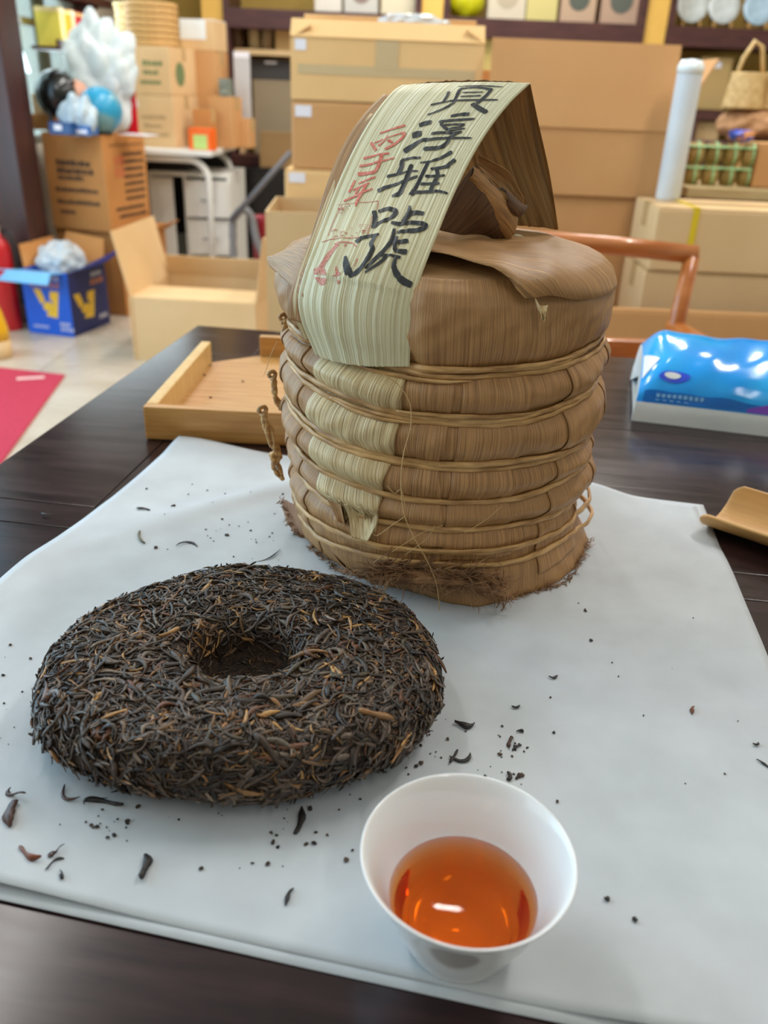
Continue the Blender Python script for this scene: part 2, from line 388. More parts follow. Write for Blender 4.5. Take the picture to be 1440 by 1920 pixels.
# leaf seams standing off the wrapping: long overlapping leaf edges
def leaf_patch(name, phL, phR, z0, z1, off, mat, nu=20, nv=60, jag=0.0, seed=0, lift=0.0):
    rg = random.Random(seed); P = []; UV = []
    jr = [rg.uniform(-1, 1) for _ in range(nu+1)]
    for i in range(nv+1):
        t = i/nv; row = []; ur = []
        a, b = phL(t), phR(t)
        for j in range(nu+1):
            u = j/nu; zz = z0+(z1-z0)*t
            if t < 0.15 and jag: zz += jag*jr[j]*(1-t/0.15)
            ph = R(a+(b-a)*u)
            edge = min(u, 1-u)*nu
            row.append(surf(ph, zz, off+lift*(1 if edge < 0.5 else 0)+0.00025*jr[j])); ur.append((u*0.107*abs(R(b-a)), zz))
        P.append(row); UV.append(ur)
    o = grid_mesh(name, P, mat, tong, UV); solid(o, 0.0004, 1.0); return o
def lin(*pts):
    def f(t):
        for (a, x), (b, y) in zip(pts, pts[1:]):
            if t <= b: return x+(y-x)*(t-a)/(b-a)
        return pts[-1][1]
    return f
o = leaf_patch('pale_leaf_strip', lin((0,-38),(0.12,-46),(0.3,-50),(0.55,-52),(0.8,-50),(1,-46.5)), lin((0,-23),(0.12,-22),(0.3,-20.5),(0.5,-17.5),(0.75,-15.5),(1,-14)), 0.050, 0.150, 0.0010, M_leaf2, nu=26, nv=90, jag=0.006, seed=5)
o['label'] = 'pale strip of leaf running down under the ties'
for i, (a, b, z0, z1, s) in enumerate(((-75,-56,0.004,0.148,1),(38,66,0.012,0.15,2),(72,100,0.03,0.15,3),(-100,-78,0.02,0.15,4),(0,26,0.03,0.148,6),(-12,1,0.04,0.146,9))):
    leaf_patch('overlapping_leaf', lin((0,a),(1,a+3)), lin((0,b),(0.5,b-4),(1,b)), z0, z1, 0.0005, M_leaf, seed=s, nv=90)
# torn scrap at the lower end of the pale strip
T0 = lambda p: Vector(p)+TO
loft('torn_leaf_scrap', [T0(surf(R(-34),0.060,0.002)),T0(surf(R(-33),0.050,0.004)),T0(surf(R(-30),0.040,0.006))], [T0(surf(R(-23),0.062,0.002)),T0(surf(R(-22),0.054,0.005)),T0(surf(R(-24),0.041,0.007))], M_leaf2, tong, 8, 12, 0.003, 0.0008, 0.0004, 4, TO)
loft('torn_leaf_scrap', [T0(surf(R(-43),0.057,0.002)),T0(surf(R(-40),0.050,0.005)),T0(surf(R(-37),0.046,0.004))], [T0(surf(R(-36),0.058,0.002)),T0(surf(R(-34),0.049,0.007)),T0(surf(R(-33),0.045,0.005))], M_leaf, tong, 8, 12, 0.003, 0.0008, 0.0004, 5, TO)
# cane ties
for b, (f_, l_, r_, n_) in enumerate(BANDS):
    for k in range(n_):
        pts = []; rr = []
        rg = random.Random(20+b*5+k); ph0 = rg.uniform(0, 6)
        for j in range(181):
            ph = 2*math.pi*j/180-math.pi
            sep = (0.0016+0.0012*math.sin(ph*1.0+ph0)) if n_ == 2 else 0.0
            z = bz(b, ph)+(sep if k else -sep)+0.0006*math.sin(5*ph+ph0)
            off = 0.0018+0.0012*k*math.sin(2*ph+1)**2
            if b >= 5 and ph > 1.2: off += 0.010*math.sin(min(1, (ph-1.2)/0.8)*math.pi)      # hangs loose on the right
            p = Vector(surf(ph, max(z, 0.006), off)); pts.append(p); rr.append(0.0020+0.0003*math.sin(7*ph+ph0*3))
        mb = MB().tube(pts, rr, n=8, flat=0.62, cap=False)
        o = mb.build('cane_tie', M_cane, tong, True)
# split ends lying along the ties
for (ph0, ph1, b, dz) in ((-0.1,0.9,0,0.004),(-0.75,-0.2,1,-0.004),(-0.6,0.1,0,-0.0035),(-0.3,0.5,1,0.0035),(0.2,1.1,2,0.003),(-0.2,0.6,5,0.002)):
    pts = []; 
    for j in range(31):
        t = j/30; ph = ph0+(ph1-ph0)*t; pts.append(Vector(surf(ph, bz(b, ph)+dz*math.sin(t*math.pi*0.5+0.8), 0.0032)))
    MB().tube(pts, [0.0004+0.0011*math.sin(math.pi*min(1, j/30+0.05))**0.6 for j in range(31)], n=6, flat=0.6).build('split_cane_end', M_cane, tong, True)
# twisted tie ends standing out at the left
def knot(pxs, Y, r, seed):
    rg = random.Random(seed); base = [at(x, y, Y)-TO for x, y in pxs]
    kn = None
    for s in range(4):
        pts = []; n = 22; ph = rg.uniform(0, 6)
        for i in range(n):
            t = i/(n-1)*(len(base)-1); c = catmull(base, t); q = i*0.28+ph+s*1.57
            w = r*0.42*(0.4+0.9*math.sin(min(1, i/n*1.2)*math.pi))
            pts.append(c+Vector((math.cos(q)*w, math.sin(q)*w*0.7, math.sin(q+1)*w*0.5)))
        rr = [r*(0.42+0.12*math.sin(i*1.1+s))*(0.5 if i in (0, n-1) else 1) for i in range(n)]
        if kn is None: kn = MB()
        kn.tube(pts, rr, n=6)
    # loop at the tip
    e = base[-1]; loop = []
    for i in range(15):
        q = 2*math.pi*i/14; loop.append(e+Vector((math.cos(q)*r*0.7, 0.5*r*math.sin(q*2), math.sin(q)*r*0.8+r*0.2)))
    kn.tube(loop, r*0.45, n=6)
    kn.build('twisted_tie_end', M_cane, tong, True)
knot([(526,770),(518,735),(510,705)], 0.535, 0.0032, 1)
knot([(524,862),(512,830),(500,795),(492,772)], 0.535, 0.0036, 2)
knot([(530,900),(518,875),(510,850),(516,862)], 0.535, 0.0034, 3)
knot([(538,640),(534,612),(531,598)], 0.53, 0.0030, 4)
# frayed skirt leaf at the left foot, and the frayed hem
loft('frayed_skirt_leaf', [at(528,935,0.535),at(538,975,0.53),at(566,1020,0.52),at(600,1072,0.485)], [at(600,1000,0.49),at(620,1030,0.48),at(640,1058,0.472),at(668,1078,0.468)], M_leafdark if False else pm('pinkish_leaf', srgb(160,120,94), srgb(186,148,118), scale=1, stretch=(300,10,1), coord='UV', rough=0.6, bump=0.4, bscale=1, bstretch=(500,8,1)), tong, 14, 20, 0.006, 0.0006, 0.0004, 8, TO)
def fringe(name, segs, n, lmin, lmax, seed, mat, rmin=0.00018, rmax=0.0004, curl=1.0, up=0.4):
    rg = random.Random(seed); mb = MB()
    for i in range(n):
        a, b, dirv = segs[rg.randrange(len(segs))]
        p = Vector(a).lerp(Vector(b), rg.random())+Vector((rg.gauss(0,1), rg.gauss(0,1), rg.gauss(0,1)))*0.0012
        d = (Vector(dirv)+Vector((rg.gauss(0,0.35), rg.gauss(0,0.25), rg.gauss(0,0.35)))).normalized()
        ln = rg.uniform(lmin, lmax); pts = [p]; k = 6
        ax = Vector((rg.gauss(0,1), rg.gauss(0,1), rg.gauss(0,1))).normalized(); an = rg.uniform(-0.5, 0.5)*curl
        for j in range(k):
            d = (Matrix.Rotation(an, 3, ax) @ d).normalized(); q = pts[-1]+d*ln/k
            if q.z < 0.0006: q.z = 0.0006
            pts.append(q)
        r0 = rg.uniform(rmin, rmax); mb.tube(pts, [r0*(1-0.6*j/k) for j in range(k+1)], n=3, cap=False)
    o = mb.build(name, mat, tong, True); o['kind'] = 'stuff'; return o
def rp(x, y, Y): return at(x, y, Y)-TO
hem = [(rp(700,1068,0.445), rp(800,1085,0.438), (-0.3,-0.4,-0.3)), (rp(800,1085,0.438), rp(900,1080,0.438), (0.6,-0.4,-0.5)), (rp(690,1075,0.447), rp(760,1050,0.445), (0.5,-0.4,0.1)), (rp(880,1070,0.439), rp(950,1090,0.437), (0.5,-0.3,-0.5)), (rp(900,1085,0.437), rp(945,1120,0.437), (0.4,-0.5,-0.4))]
fringe('frayed_hem', [(rp(700,1056,0.443), rp(900,1076,0.436), (1,-0.15,-0.15)), (rp(690,1080,0.443), rp(940,1105,0.434), (1,-0.1,-0.1)), (rp(690,1068,0.443), rp(930,1092,0.434), (-1,-0.15,-0.05))], 420, 0.008, 0.020, 13, M_fray, 0.0003, 0.0007, 0.8)
fringe('frayed_hem', hem, 300, 0.004, 0.011, 3, M_fray, 0.0003, 0.0007)
fringe('frayed_hem', [(rp(940,1122,0.446), rp(1060,1095,0.472), (0,-0.5,-0.3)), (rp(1060,1095,0.474), rp(1106,1010,0.53), (0.8,-0.4,0))], 380, 0.002, 0.0045, 4, M_fray, curl=1.6)
fringe('frayed_hem', [(rp(525,935,0.535), rp(575,1030,0.52), (-0.8,-0.2,0.1)), (rp(575,1030,0.51), rp(650,1080,0.47), (-0.4,-0.6,0)), (rp(640,1070,0.465), rp(720,1085,0.452), (0.2,-0.7,0.1))], 220, 0.002, 0.006, 5, M_fray, 0.0003, 0.0006, 1.4)
# a band of folded dark leaf fibre along the hem
loft('folded_hem_leaf', [at(690,1062,0.446),at(780,1068,0.440),at(860,1078,0.438),at(940,1088,0.437)], [at(696,1098,0.444),at(780,1098,0.437),at(860,1102,0.435),at(950,1122,0.435)], M_fray, tong, 14, 60, 0.003, 0.0022, 0.0005, 12, TO)
# long loose fibre hanging down the front, and short ones
def thread(pxs, r=0.00022, base=0.437):
    pts = []
    n = len(pxs)*6
    for i in range(n+1):
        t = i/n*(len(pxs)-1); k = min(int(t), len(pxs)-2); f = t-k
        p0, p1, p2, p3 = (Vector((*pxs[max(k-1,0)],0)), Vector((*pxs[k],0)), Vector((*pxs[k+1],0)), Vector((*pxs[min(k+2,len(pxs)-1)],0)))
        q = (p1*2+(p2-p0)*f+(p0*2-p1*5+p2*4-p3)*f*f+(p1*3-p0-p2*3+p3)*f**3)*0.5
        pts.append(at(q.x, q.y, base)-TO)
    MB().tube(pts, r, n=4, cap=False).build('loose_thread', M_thread, tong, True)
thread([(715,700),(745,720),(768,755),(770,800),(757,850),(752,900),(757,960),(775,1005),(800,1050),(818,1095),(825,1150)], 0.0003, 0.433)
thread([(725,910),(740,925),(752,918),(760,950)], 0.00025); thread([(700,1000),(708,1004),(735,985),(760,968)], 0.00025); thread([(735,1035),(790,1000),(830,985)], 0.0002); thread([(760,1040),(800,1010),(815,985)], 0.0002); thread([(870,1000),(910,975),(940,950)], 0.0002)
thread([(520,640),(508,665),(500,690),(494,705)], 0.0002, 0.53)
# --- top: lifted leaf over the right half
P = []; UV = []
NU, NV = 34, 40
def topz(x, y):
    r = math.hypot(x+0.003, y)
    if r >= 0.1085: return 0.178
    pr = PROF[12:]+[(0.0, 0.2066)]
    for (r0, z0), (r1, z1) in zip(pr, pr[1:]):
        if r1 <= r <= r0: return z0+(z1-z0)*(r0-r)/(r0-r1) if r0 > r1 else z0
    return 0.2066
for i in range(NV+1):
    v = i/NV; row = []; ur = []
    for j in range(NU+1):
        u = j/NU
        x = -0.045+u*0.1485
        yf = -0.070-0.036*min(1, u*1.7)               # front edge of the leaf
        rim = math.sqrt(max(0.0, 0.1072**2-min(abs(x+0.003), 0.1071)**2))
        yf = max(yf, -rim); yb = rim
        y = yf+(yb-yf)*v
        z = topz(x, y)
        lift = 0.0055*(1-v)**4*max(0, 1-max(0, (u-0.62)/0.2))+0.0016
        row.append((x, y, z+lift+0.0005*math.sin(x*210+y*30))); ur.append((y*1.0, x))
    P.append(row); UV.append(ur)
o = grid_mesh('top_leaf', P, M_leaf, tong, UV); solid(o, 0.0006, 1.0)
o['label'] = 'broad leaf lying over the top with a lifted front edge'
loft('folded_leaf_corner', [at(1003,560,0.446),at(1012,578,0.4425),at(1016,600,0.4415)], [at(1028,572,0.446),at(1024,588,0.4425),at(1020,604,0.441)], M_leaf2, tong, 6, 8, 0.003, 0.0005, 0.0004, 21, TO)
# leaf edge rising at the left rim
loft('upturned_leaf', [at(506,500,0.545),at(528,520,0.50),at(555,545,0.478),at(572,560,0.47)], [at(512,484,0.56),at(548,462,0.53),at(582,442,0.51),at(610,425,0.505)], M_leaf, tong, 16, 24, -0.004, 0.0004, 0.0005, 31, TO)
# --- the label strip with its writing: goes up from the first tie, folds over, hangs down behind
SL = [Vector(p) for p in [[-0.0801,-0.069,0.1474],[-0.0836,-0.071,0.1567],[-0.0877,-0.073,0.168],[-0.0895,-0.072,0.1799],[-0.0869,-0.067,0.1924],[-0.0823,-0.058,0.2058],[-0.0766,-0.04,0.2225],[-0.0693,-0.023,0.2416],[-0.0604,-0.007,0.2604],[-0.0508,0.005,0.2758],[-0.0417,0.015,0.2867],[-0.0355,0.023,0.291]]]
SR = [Vector(p) for p in [[-0.0252,-0.102,0.152],[-0.0253,-0.1025,0.1603],[-0.0254,-0.103,0.1678],[-0.0252,-0.102,0.1792],[-0.0237,-0.099,0.1899],[-0.0205,-0.092,0.2013],[-0.0133,-0.077,0.2186],[-0.0051,-0.06,0.237],[0.0047,-0.045,0.256],[0.0147,-0.034,0.2714],[0.0258,-0.025,0.2846],[0.0364,-0.018,0.2941]]]
rgS = random.Random(2); RIBS = [rgS.uniform(-1, 1) for _ in range(61)]
def strip(u, t, off=0.0):
    a, b = catmull(SL, t), catmull(SR, t)
    t2, t1 = min(t+0.05, 11), max(t-0.05, 0)
    nn = ((b-a).cross(catmull(SL, t2).lerp(catmull(SR, t2), u)-catmull(SL, t1).lerp(catmull(SR, t1), u))).normalized()
    if nn.z < 0 and t > 4 or nn.y > 0 and t <= 4: nn = -nn
    crown = (0.0068 if t < 4 else 0.0068*max(0, 1-(t-4)/3)+0.0012)*4*u*(1-u)
    x = min(max(u, 0), 1)*60; k = int(min(x, 59)); rib = RIBS[k]+(RIBS[k+1]-RIBS[k])*(x-k)
    return a.lerp(b, u)+nn*(crown+0.0005*rib*(1 if t < 5 else max(0.25, 1-(t-5)/6))+off)
P = []; UV = []
for i in range(111):
    t = 11*i/110; P.append([tuple(strip(j/60, t)) for j in range(61)]); UV.append([(j/60*0.072, t*0.015) for j in range(61)])
lab = grid_mesh('leaf_label', P, M_label, tong, UV); solid(lab, 0.0005, -1.0)
lab['label'] = 'pale bleached leaf label with black brush writing and red stamps'
# brown backing leaf showing along the label's left edge
loft('backing_leaf', [TO+SL[k]+Vector((-0.006-0.002*math.sin(k),0.004,-0.001)) for k in range(2, 11)], [TO+SL[k].lerp(SR[k], 0.35)+Vector((0,0.003,-0.0035)) for k in range(2, 11)], M_leaf, tong, 14, 40, 0.0, 0.0005, 0.0005, 41, TO)
loft('backing_leaf', [TO+SL[k]+Vector((-0.0035,0.003,-0.001)) for k in range(1, 10)], [TO+SL[k].lerp(SR[k], 0.5)+Vector((0,0.003,-0.0025)) for k in range(1, 10)], M_leaf2, tong, 14, 40, 0.0, 0.0005, 0.0005, 42, TO)
# strip continuing behind the fold
loft('hanging_leaf_back', [TO+SL[11]+Vector((0,0.0008,-0.0006)), at(770,200,0.585), at(810,300,0.605), at(868,424,0.62)], [TO+SR[11]+Vector((0,0.0008,-0.0006)), at(1008,225,0.543), at(1030,325,0.558), at(1046,431,0.570)], M_leafback, tong, 40, 40, 0.003, 0.0007, 0.0005, 51, TO)
# curled leaf inside the handle
loft('curled_leaf', [at(800,425,0.50),at(840,378,0.505),at(872,332,0.51),at(890,309,0.515)], [at(905,520,0.50) if False else at(868,440,0.52),at(905,440,0.53),at(950,452,0.535),at(972,404,0.54)], M_leafdark, tong, 16, 20, 0.002, 0.0005, 0.0006, 61, TO)
loft('curled_leaf', [at(896,289,0.535),at(929,305,0.54),at(958,326,0.545),at(983,372,0.55)], [at(898,308,0.552),at(916,330,0.556),at(946,354,0.556),at(981,383,0.552)], M_leaf, tong, 16, 24, 0.002, 0.0005, 0.0005, 62, TO)
loft('curled_leaf', [at(934,352,0.533),at(955,366,0.536),at(976,384,0.540),at(983,388,0.541)], [at(950,384,0.527),at(962,400,0.528),at(974,406,0.532),at(982,400,0.537)], M_leafdark, tong, 12, 16, 0.004, 0.0004, 0.0005, 63, TO)
loft('curled_leaf', [at(888,311,0.513),at(912,330,0.52),at(942,365,0.527),at(971,404,0.533)], [at(873,337,0.512),at(893,372,0.519),at(922,412,0.526),at(953,453,0.532)], M_leaf, tong, 12, 24, 0.003, 0.0004, 0.0005, 65, TO)
loft('torn_leaf_tip', [at(956,446,0.545),at(972,440,0.55),at(992,456,0.555)], [at(968,462,0.542),at(978,455,0.546),at(990,459,0.552)], M_label, tong, 6, 10, 0.002, 0.0004, 0.0004, 64, TO)
# brush writing: ribbons of ink on the label
STK = {"zhen":[[[0.5,10.5,1.7],[0.664,10.6,3.3],[0.845,10.6,1.7]],[[0.537,10.35,3.8],[0.655,10.48,4.2],[0.786,10.42,5.4]],[[0.543,10.35,5.0],[0.578,9.86,4.6],[0.593,9.57,4.2]],[[0.779,10.45,5.4],[0.788,10.07,6.2],[0.769,9.72,7.1]],[[0.587,10.14,2.9],[0.741,10.25,2.9]],[[0.602,9.94,2.9],[0.752,10.07,2.9]],[[0.426,9.45,4.6],[0.514,9.63,3.3],[0.608,9.75,3.8],[0.902,9.97,3.3]],[[0.476,10.16,3.8],[0.496,9.9,4.6],[0.505,9.63,4.2]],[[0.595,9.68,4.6],[0.56,9.4,4.6],[0.459,9.06,2.9]],[[0.737,9.69,5.8],[0.815,9.55,6.7],[0.899,9.43,6.2]]],"chun":[[[0.448,8.67,7.1],[0.486,8.77,9.6],[0.533,8.84,7.5]],[[0.444,8.32,10.0],[0.474,8.38,12.5],[0.509,8.44,9.2]],[[0.449,7.83,9.2],[0.495,8.03,9.2],[0.544,8.22,6.2],[0.596,8.29,5.0]],[[0.651,9.12,5.4],[0.71,9.23,6.2],[0.779,9.29,7.1]],[[0.585,8.88,5.0],[0.715,9.02,5.0],[0.845,9.16,3.8]],[[0.611,8.84,5.0],[0.668,8.71,4.6],[0.72,8.63,4.2]],[[0.647,8.79,3.8],[0.729,8.87,3.8],[0.792,8.91,3.8],[0.772,8.81,3.8],[0.699,8.7,2.9]],[[0.72,8.63,3.3],[0.823,8.8,2.9]],[[0.588,8.46,5.4],[0.667,8.54,4.6],[0.755,8.58,4.2],[0.814,8.68,3.3]],[[0.814,8.68,3.8],[0.755,8.46,5.4],[0.753,8.26,6.2],[0.718,8.09,7.1],[0.596,7.98,7.5]],[[0.562,8.22,5.4],[0.644,8.32,5.0],[0.762,8.42,4.2],[0.917,8.53,3.3]]],"ya":[[[0.464,7.6,5.4],[0.53,7.69,4.6],[0.612,7.74,4.2]],[[0.467,7.62,6.2],[0.489,7.44,7.1],[0.487,7.25,6.2]],[[0.405,7.14,5.4],[0.498,7.27,4.2],[0.582,7.37,3.3],[0.645,7.4,2.5]],[[0.566,7.54,6.2],[0.575,7.25,7.5],[0.579,6.94,7.9],[0.575,6.76,7.1],[0.523,6.67,5.0]],[[0.387,6.73,8.3],[0.448,6.88,6.2],[0.55,7.07,5.0],[0.659,7.28,4.6]],[[0.831,8.04,7.1],[0.776,7.84,5.4],[0.704,7.69,3.8],[0.626,7.61,2.5]],[[0.688,7.67,5.4],[0.687,7.25,5.4],[0.683,6.99,5.8],[0.675,6.78,8.3]],[[0.886,7.85,7.1],[0.838,7.63,5.8],[0.733,7.51,4.2]],[[0.741,7.52,4.2],[0.874,7.64,3.8]],[[0.717,7.31,4.6],[0.795,7.36,4.2],[0.87,7.42,3.3]],[[0.705,7.1,5.0],[0.856,7.21,4.2]],[[0.675,6.85,6.2],[0.816,6.97,5.0],[0.875,7.02,4.6],[0.953,7.01,3.3]],[[0.774,7.55,4.6],[0.81,7.39,6.2],[0.809,7.14,6.2],[0.809,6.96,5.0]]],"hao":[[[0.434,6.21,7.1],[0.473,6.0,7.9],[0.49,5.74,7.1]],[[0.471,6.21,5.4],[0.527,6.31,7.1],[0.595,6.32,7.9],[0.622,6.23,7.5],[0.582,6.05,6.2],[0.52,5.91,5.8],[0.488,5.77,5.4]],[[0.397,5.27,8.3],[0.433,5.41,5.8],[0.49,5.52,5.4],[0.565,5.6,4.2]],[[0.54,5.56,6.2],[0.53,5.32,7.1],[0.561,5.18,7.5],[0.554,4.85,7.1],[0.52,4.38,7.5],[0.457,4.11,6.2]],[[0.352,4.82,4.6],[0.4,4.5,10.4],[0.456,4.2,12.5]],[[0.703,6.52,3.3],[0.723,6.31,9.2],[0.71,6.05,7.5]],[[0.724,6.3,7.1],[0.773,6.37,7.5],[0.842,6.4,6.2]],[[0.62,5.98,5.0],[0.688,5.99,7.1],[0.762,6.09,6.2],[0.842,6.14,7.1],[0.892,6.12,7.1],[0.855,5.97,7.5],[0.763,5.86,6.2],[0.698,5.76,4.6]],[[0.667,5.84,5.4],[0.684,5.56,5.8],[0.663,5.25,6.2],[0.607,4.82,5.8],[0.57,4.52,4.2]],[[0.673,5.45,5.0],[0.729,5.52,6.2],[0.811,5.64,7.1]],[[0.71,5.67,5.8],[0.728,5.41,6.2],[0.755,5.31,7.1],[0.837,5.36,8.3]],[[0.645,5.05,4.2],[0.725,5.14,4.2],[0.806,5.16,5.0]],[[0.695,5.09,5.4],[0.666,4.83,5.0],[0.58,4.37,3.3]],[[0.769,5.15,5.0],[0.782,4.85,7.5],[0.842,4.56,9.2],[0.898,4.43,10.0],[0.956,4.39,8.3]]],"red1":[[[0.157,8.27,3.6],[0.244,8.44,4.2],[0.335,8.62,4.7]],[[0.252,8.16,2.2],[0.309,8.29,2.5],[0.361,8.38,4.7],[0.372,8.23,5.6],[0.338,8.02,5.6],[0.278,7.82,4.7]],[[0.258,8.09,4.7],[0.312,8.04,4.2]],[[0.241,8.23,2.8],[0.232,8.06,4.2],[0.205,7.89,4.7]],[[0.16,7.96,2.8],[0.217,8.11,2.5]],[[0.123,7.97,4.2],[0.164,7.87,5.3],[0.206,7.76,5.0]]],"red2":[[[0.13,7.51,5.0],[0.192,7.59,4.2],[0.249,7.66,3.3],[0.331,7.74,4.2]],[[0.275,7.71,6.1],[0.286,7.51,6.1],[0.291,7.32,5.6],[0.27,7.19,6.1],[0.144,7.1,7.5]],[[0.123,7.3,4.7],[0.223,7.4,4.2],[0.322,7.54,3.3],[0.397,7.64,2.5]]],"red3":[[[0.183,6.86,3.3],[0.249,6.97,3.6],[0.311,7.1,2.8]],[[0.145,6.93,3.6],[0.144,6.75,5.0],[0.139,6.59,4.7]],[[0.164,6.66,2.8],[0.221,6.79,3.3],[0.285,6.91,2.8]],[[0.264,6.87,6.1],[0.258,6.63,6.1],[0.251,6.44,5.6],[0.257,6.24,3.3]],[[0.124,6.35,4.2],[0.206,6.51,3.9],[0.269,6.65,4.2],[0.334,6.79,2.5]],[[0.211,6.77,4.2],[0.205,6.57,3.9]]],"stamp":[[[0.085,6.25,1.1],[0.233,6.34,1.1],[0.435,6.48,1.4]],[[0.435,6.48,1.4],[0.448,6.28,1.4],[0.447,5.97,1.1],[0.472,5.51,1.1]],[[0.068,5.16,1.4],[0.161,5.28,1.7],[0.357,5.39,1.9],[0.475,5.49,1.7]],[[0.121,6.25,1.7],[0.11,5.86,1.1],[0.109,5.36,1.1]],[[0.153,6.21,0.9],[0.175,6.23,0.9]],[[0.185,6.24,1.4],[0.198,6.28,1.4]],[[0.27,5.47,1.8],[0.284,5.5,1.8]],[[0.359,5.52,1.5],[0.37,5.55,1.5]],[[0.1,6.11,1.8],[0.12,6.15,1.8]],[[0.411,5.61,1.9],[0.438,5.64,1.9]],[[0.127,5.51,1.3],[0.14,5.55,1.3]],[[0.207,5.46,1.5],[0.228,5.47,1.5]],[[0.413,5.55,1.9],[0.44,5.59,1.9]],[[0.17,5.35,1.5],[0.198,5.4,1.5]],[[0.186,5.37,0.9],[0.211,5.38,0.9]],[[0.424,5.7,1.0],[0.452,5.71,1.0]],[[0.187,6.16,0.9],[0.199,6.18,0.9]],[[0.228,5.38,1.9],[0.259,5.41,1.9]],[[0.102,6.15,1.3],[0.117,6.15,1.3]],[[0.144,5.54,1.9],[0.175,5.55,1.9]],[[0.231,5.49,1.5],[0.252,5.52,1.5]],[[0.326,5.43,1.6],[0.348,5.45,1.6]],[[0.134,6.12,0.8],[0.156,6.14,0.8]],[[0.287,5.63,0.9],[0.309,5.66,0.9]],[[0.267,5.46,1.7],[0.285,5.49,1.7]],[[0.101,6.14,1.3],[0.134,6.15,1.3]],[[0.209,5.5,1.5],[0.228,5.51,1.5]],[[0.14,6.15,1.7],[0.152,6.17,1.7]],[[0.122,6.13,1.3],[0.141,6.13,1.3]],[[0.134,5.46,1.3],[0.15,5.5,1.3]],[[0.428,5.78,1.1],[0.452,5.8,1.1]],[[0.393,5.58,1.1],[0.417,5.61,1.1]],[[0.443,5.69,1.1],[0.467,5.71,1.1]],[[0.358,5.75,1.1],[0.382,5.78,1.1]],[[0.394,5.75,1.1],[0.418,5.78,1.1]],[[0.451,5.55,1.1],[0.475,5.58,1.1]],[[0.36,5.7,1.1],[0.384,5.72,1.1]],[[0.443,5.62,1.1],[0.467,5.64,1.1]],[[0.13,6.01,1.0],[0.168,6.04,1.0]],[[0.129,6.1,1.0],[0.167,6.13,1.0]],[[0.128,6.15,1.0],[0.166,6.18,1.0]],[[0.129,6.11,1.0],[0.166,6.15,1.0]],[[0.13,6.01,1.0],[0.168,6.05,1.0]],[[0.129,6.12,1.0],[0.166,6.15,1.0]]],"seal":[[[0.244,5.17,8.3],[0.197,4.82,11.1],[0.173,4.47,12.5],[0.163,4.16,11.1]],[[0.107,4.26,6.9],[0.149,3.97,9.7],[0.224,3.76,11.1],[0.251,3.87,6.9]],[[0.135,4.34,11.1],[0.218,4.05,12.5],[0.241,3.8,9.7]],[[0.205,5.14,3.3],[0.281,5.22,3.1],[0.361,5.24,3.1],[0.421,5.14,2.5]],[[0.309,4.41,2.8],[0.353,4.08,6.9],[0.377,3.79,5.6]],[[0.373,4.19,4.2],[0.3,3.94,4.2]],[[0.467,4.81,2.2],[0.47,4.53,1.4]],[[0.311,5.19,5.6],[0.308,5.1,2.8]]]}
M_brush = pm('black_brush_ink', srgb(24,28,32), srgb(52,56,58), scale=900, stretch=(1,1,0.3), rough=0.5)
M_red = pm('red_brush_ink', srgb(214,84,70), srgb(226,150,126), scale=900, stretch=(1,1,0.3), rough=0.6)
M_stamp = pm('red_stamp_ink', srgb(198,88,84), srgb(216,170,140), scale=1400, rough=0.6, lo=0.4, hi=0.6)
def brush(name, strokes, mat, wmul=1.0, off=0.0003):
    mb = MB()
    for si, st in enumerate(strokes):
        P3 = [Vector((p[0], p[1], p[2])) for p in st]; n = max(6, 8*(len(st)-1)); prev = None; o0 = len(mb.v); rows = 0
        rg = random.Random(si*13+len(strokes))
        for i in range(n+1):
            q = catmull(P3, i/n*(len(P3)-1)) if len(P3) > 1 else P3[0]
            q2 = catmull(P3, min(1, (i+0.3)/n)*(len(P3)-1)); q1 = catmull(P3, max(0, (i-0.3)/n)*(len(P3)-1))
            c = strip(q.x, q.y, off+si*0.000012); d = strip(q2.x, q2.y, off)-strip(q1.x, q1.y, off)
            e1 = strip(min(q.x+0.02, 1), q.y)-strip(max(q.x-0.02, 0), q.y); e2 = strip(q.x, min(q.y+0.1, 11))-strip(q.x, max(q.y-0.1, 0))
            nn = e1.cross(e2).normalized(); s = nn.cross(d).normalized()
            w = q.z*0.5*0.00033*wmul*(1.0 if 0 < i < n else 0.55)*(1+rg.uniform(-0.10, 0.10))
            eu = 0.0
            for k in (-1, -0.33, 0.33, 1):
                p = c+s*w*k
                # drop the side points onto the ribbed label surface
                du = (s*w*k).dot(e1)/e1.length_squared*(min(q.x+0.02,1)-max(q.x-0.02,0)); dt = (s*w*k).dot(e2)/e2.length_squared*(min(q.y+0.1,11)-max(q.y-0.1,0))
                p = strip(min(max(q.x+du, 0.0), 1.0), min(max(q.y+dt, 0.0), 11.0), off+si*0.000012)
                mb.v.append(tuple(p))
            rows += 1
        for i in range(rows-1):
            for k in range(3):
                a = o0+i*4+k; mb.f.append((a, a+1, a+5, a+4))
    return mb.build(name, mat, lab, True)
for k in ('zhen', 'chun', 'ya', 'hao'): brush('brush_character', STK[k], M_brush, 1.2)
for k in ('red1', 'red2', 'red3'): brush('red_character', STK[k], M_red, 1.1)
brush('red_stamp', STK['stamp'], M_stamp, 1.1, 0.0002); brush('red_seal', STK['seal'], M_stamp, 1.0, 0.00015)

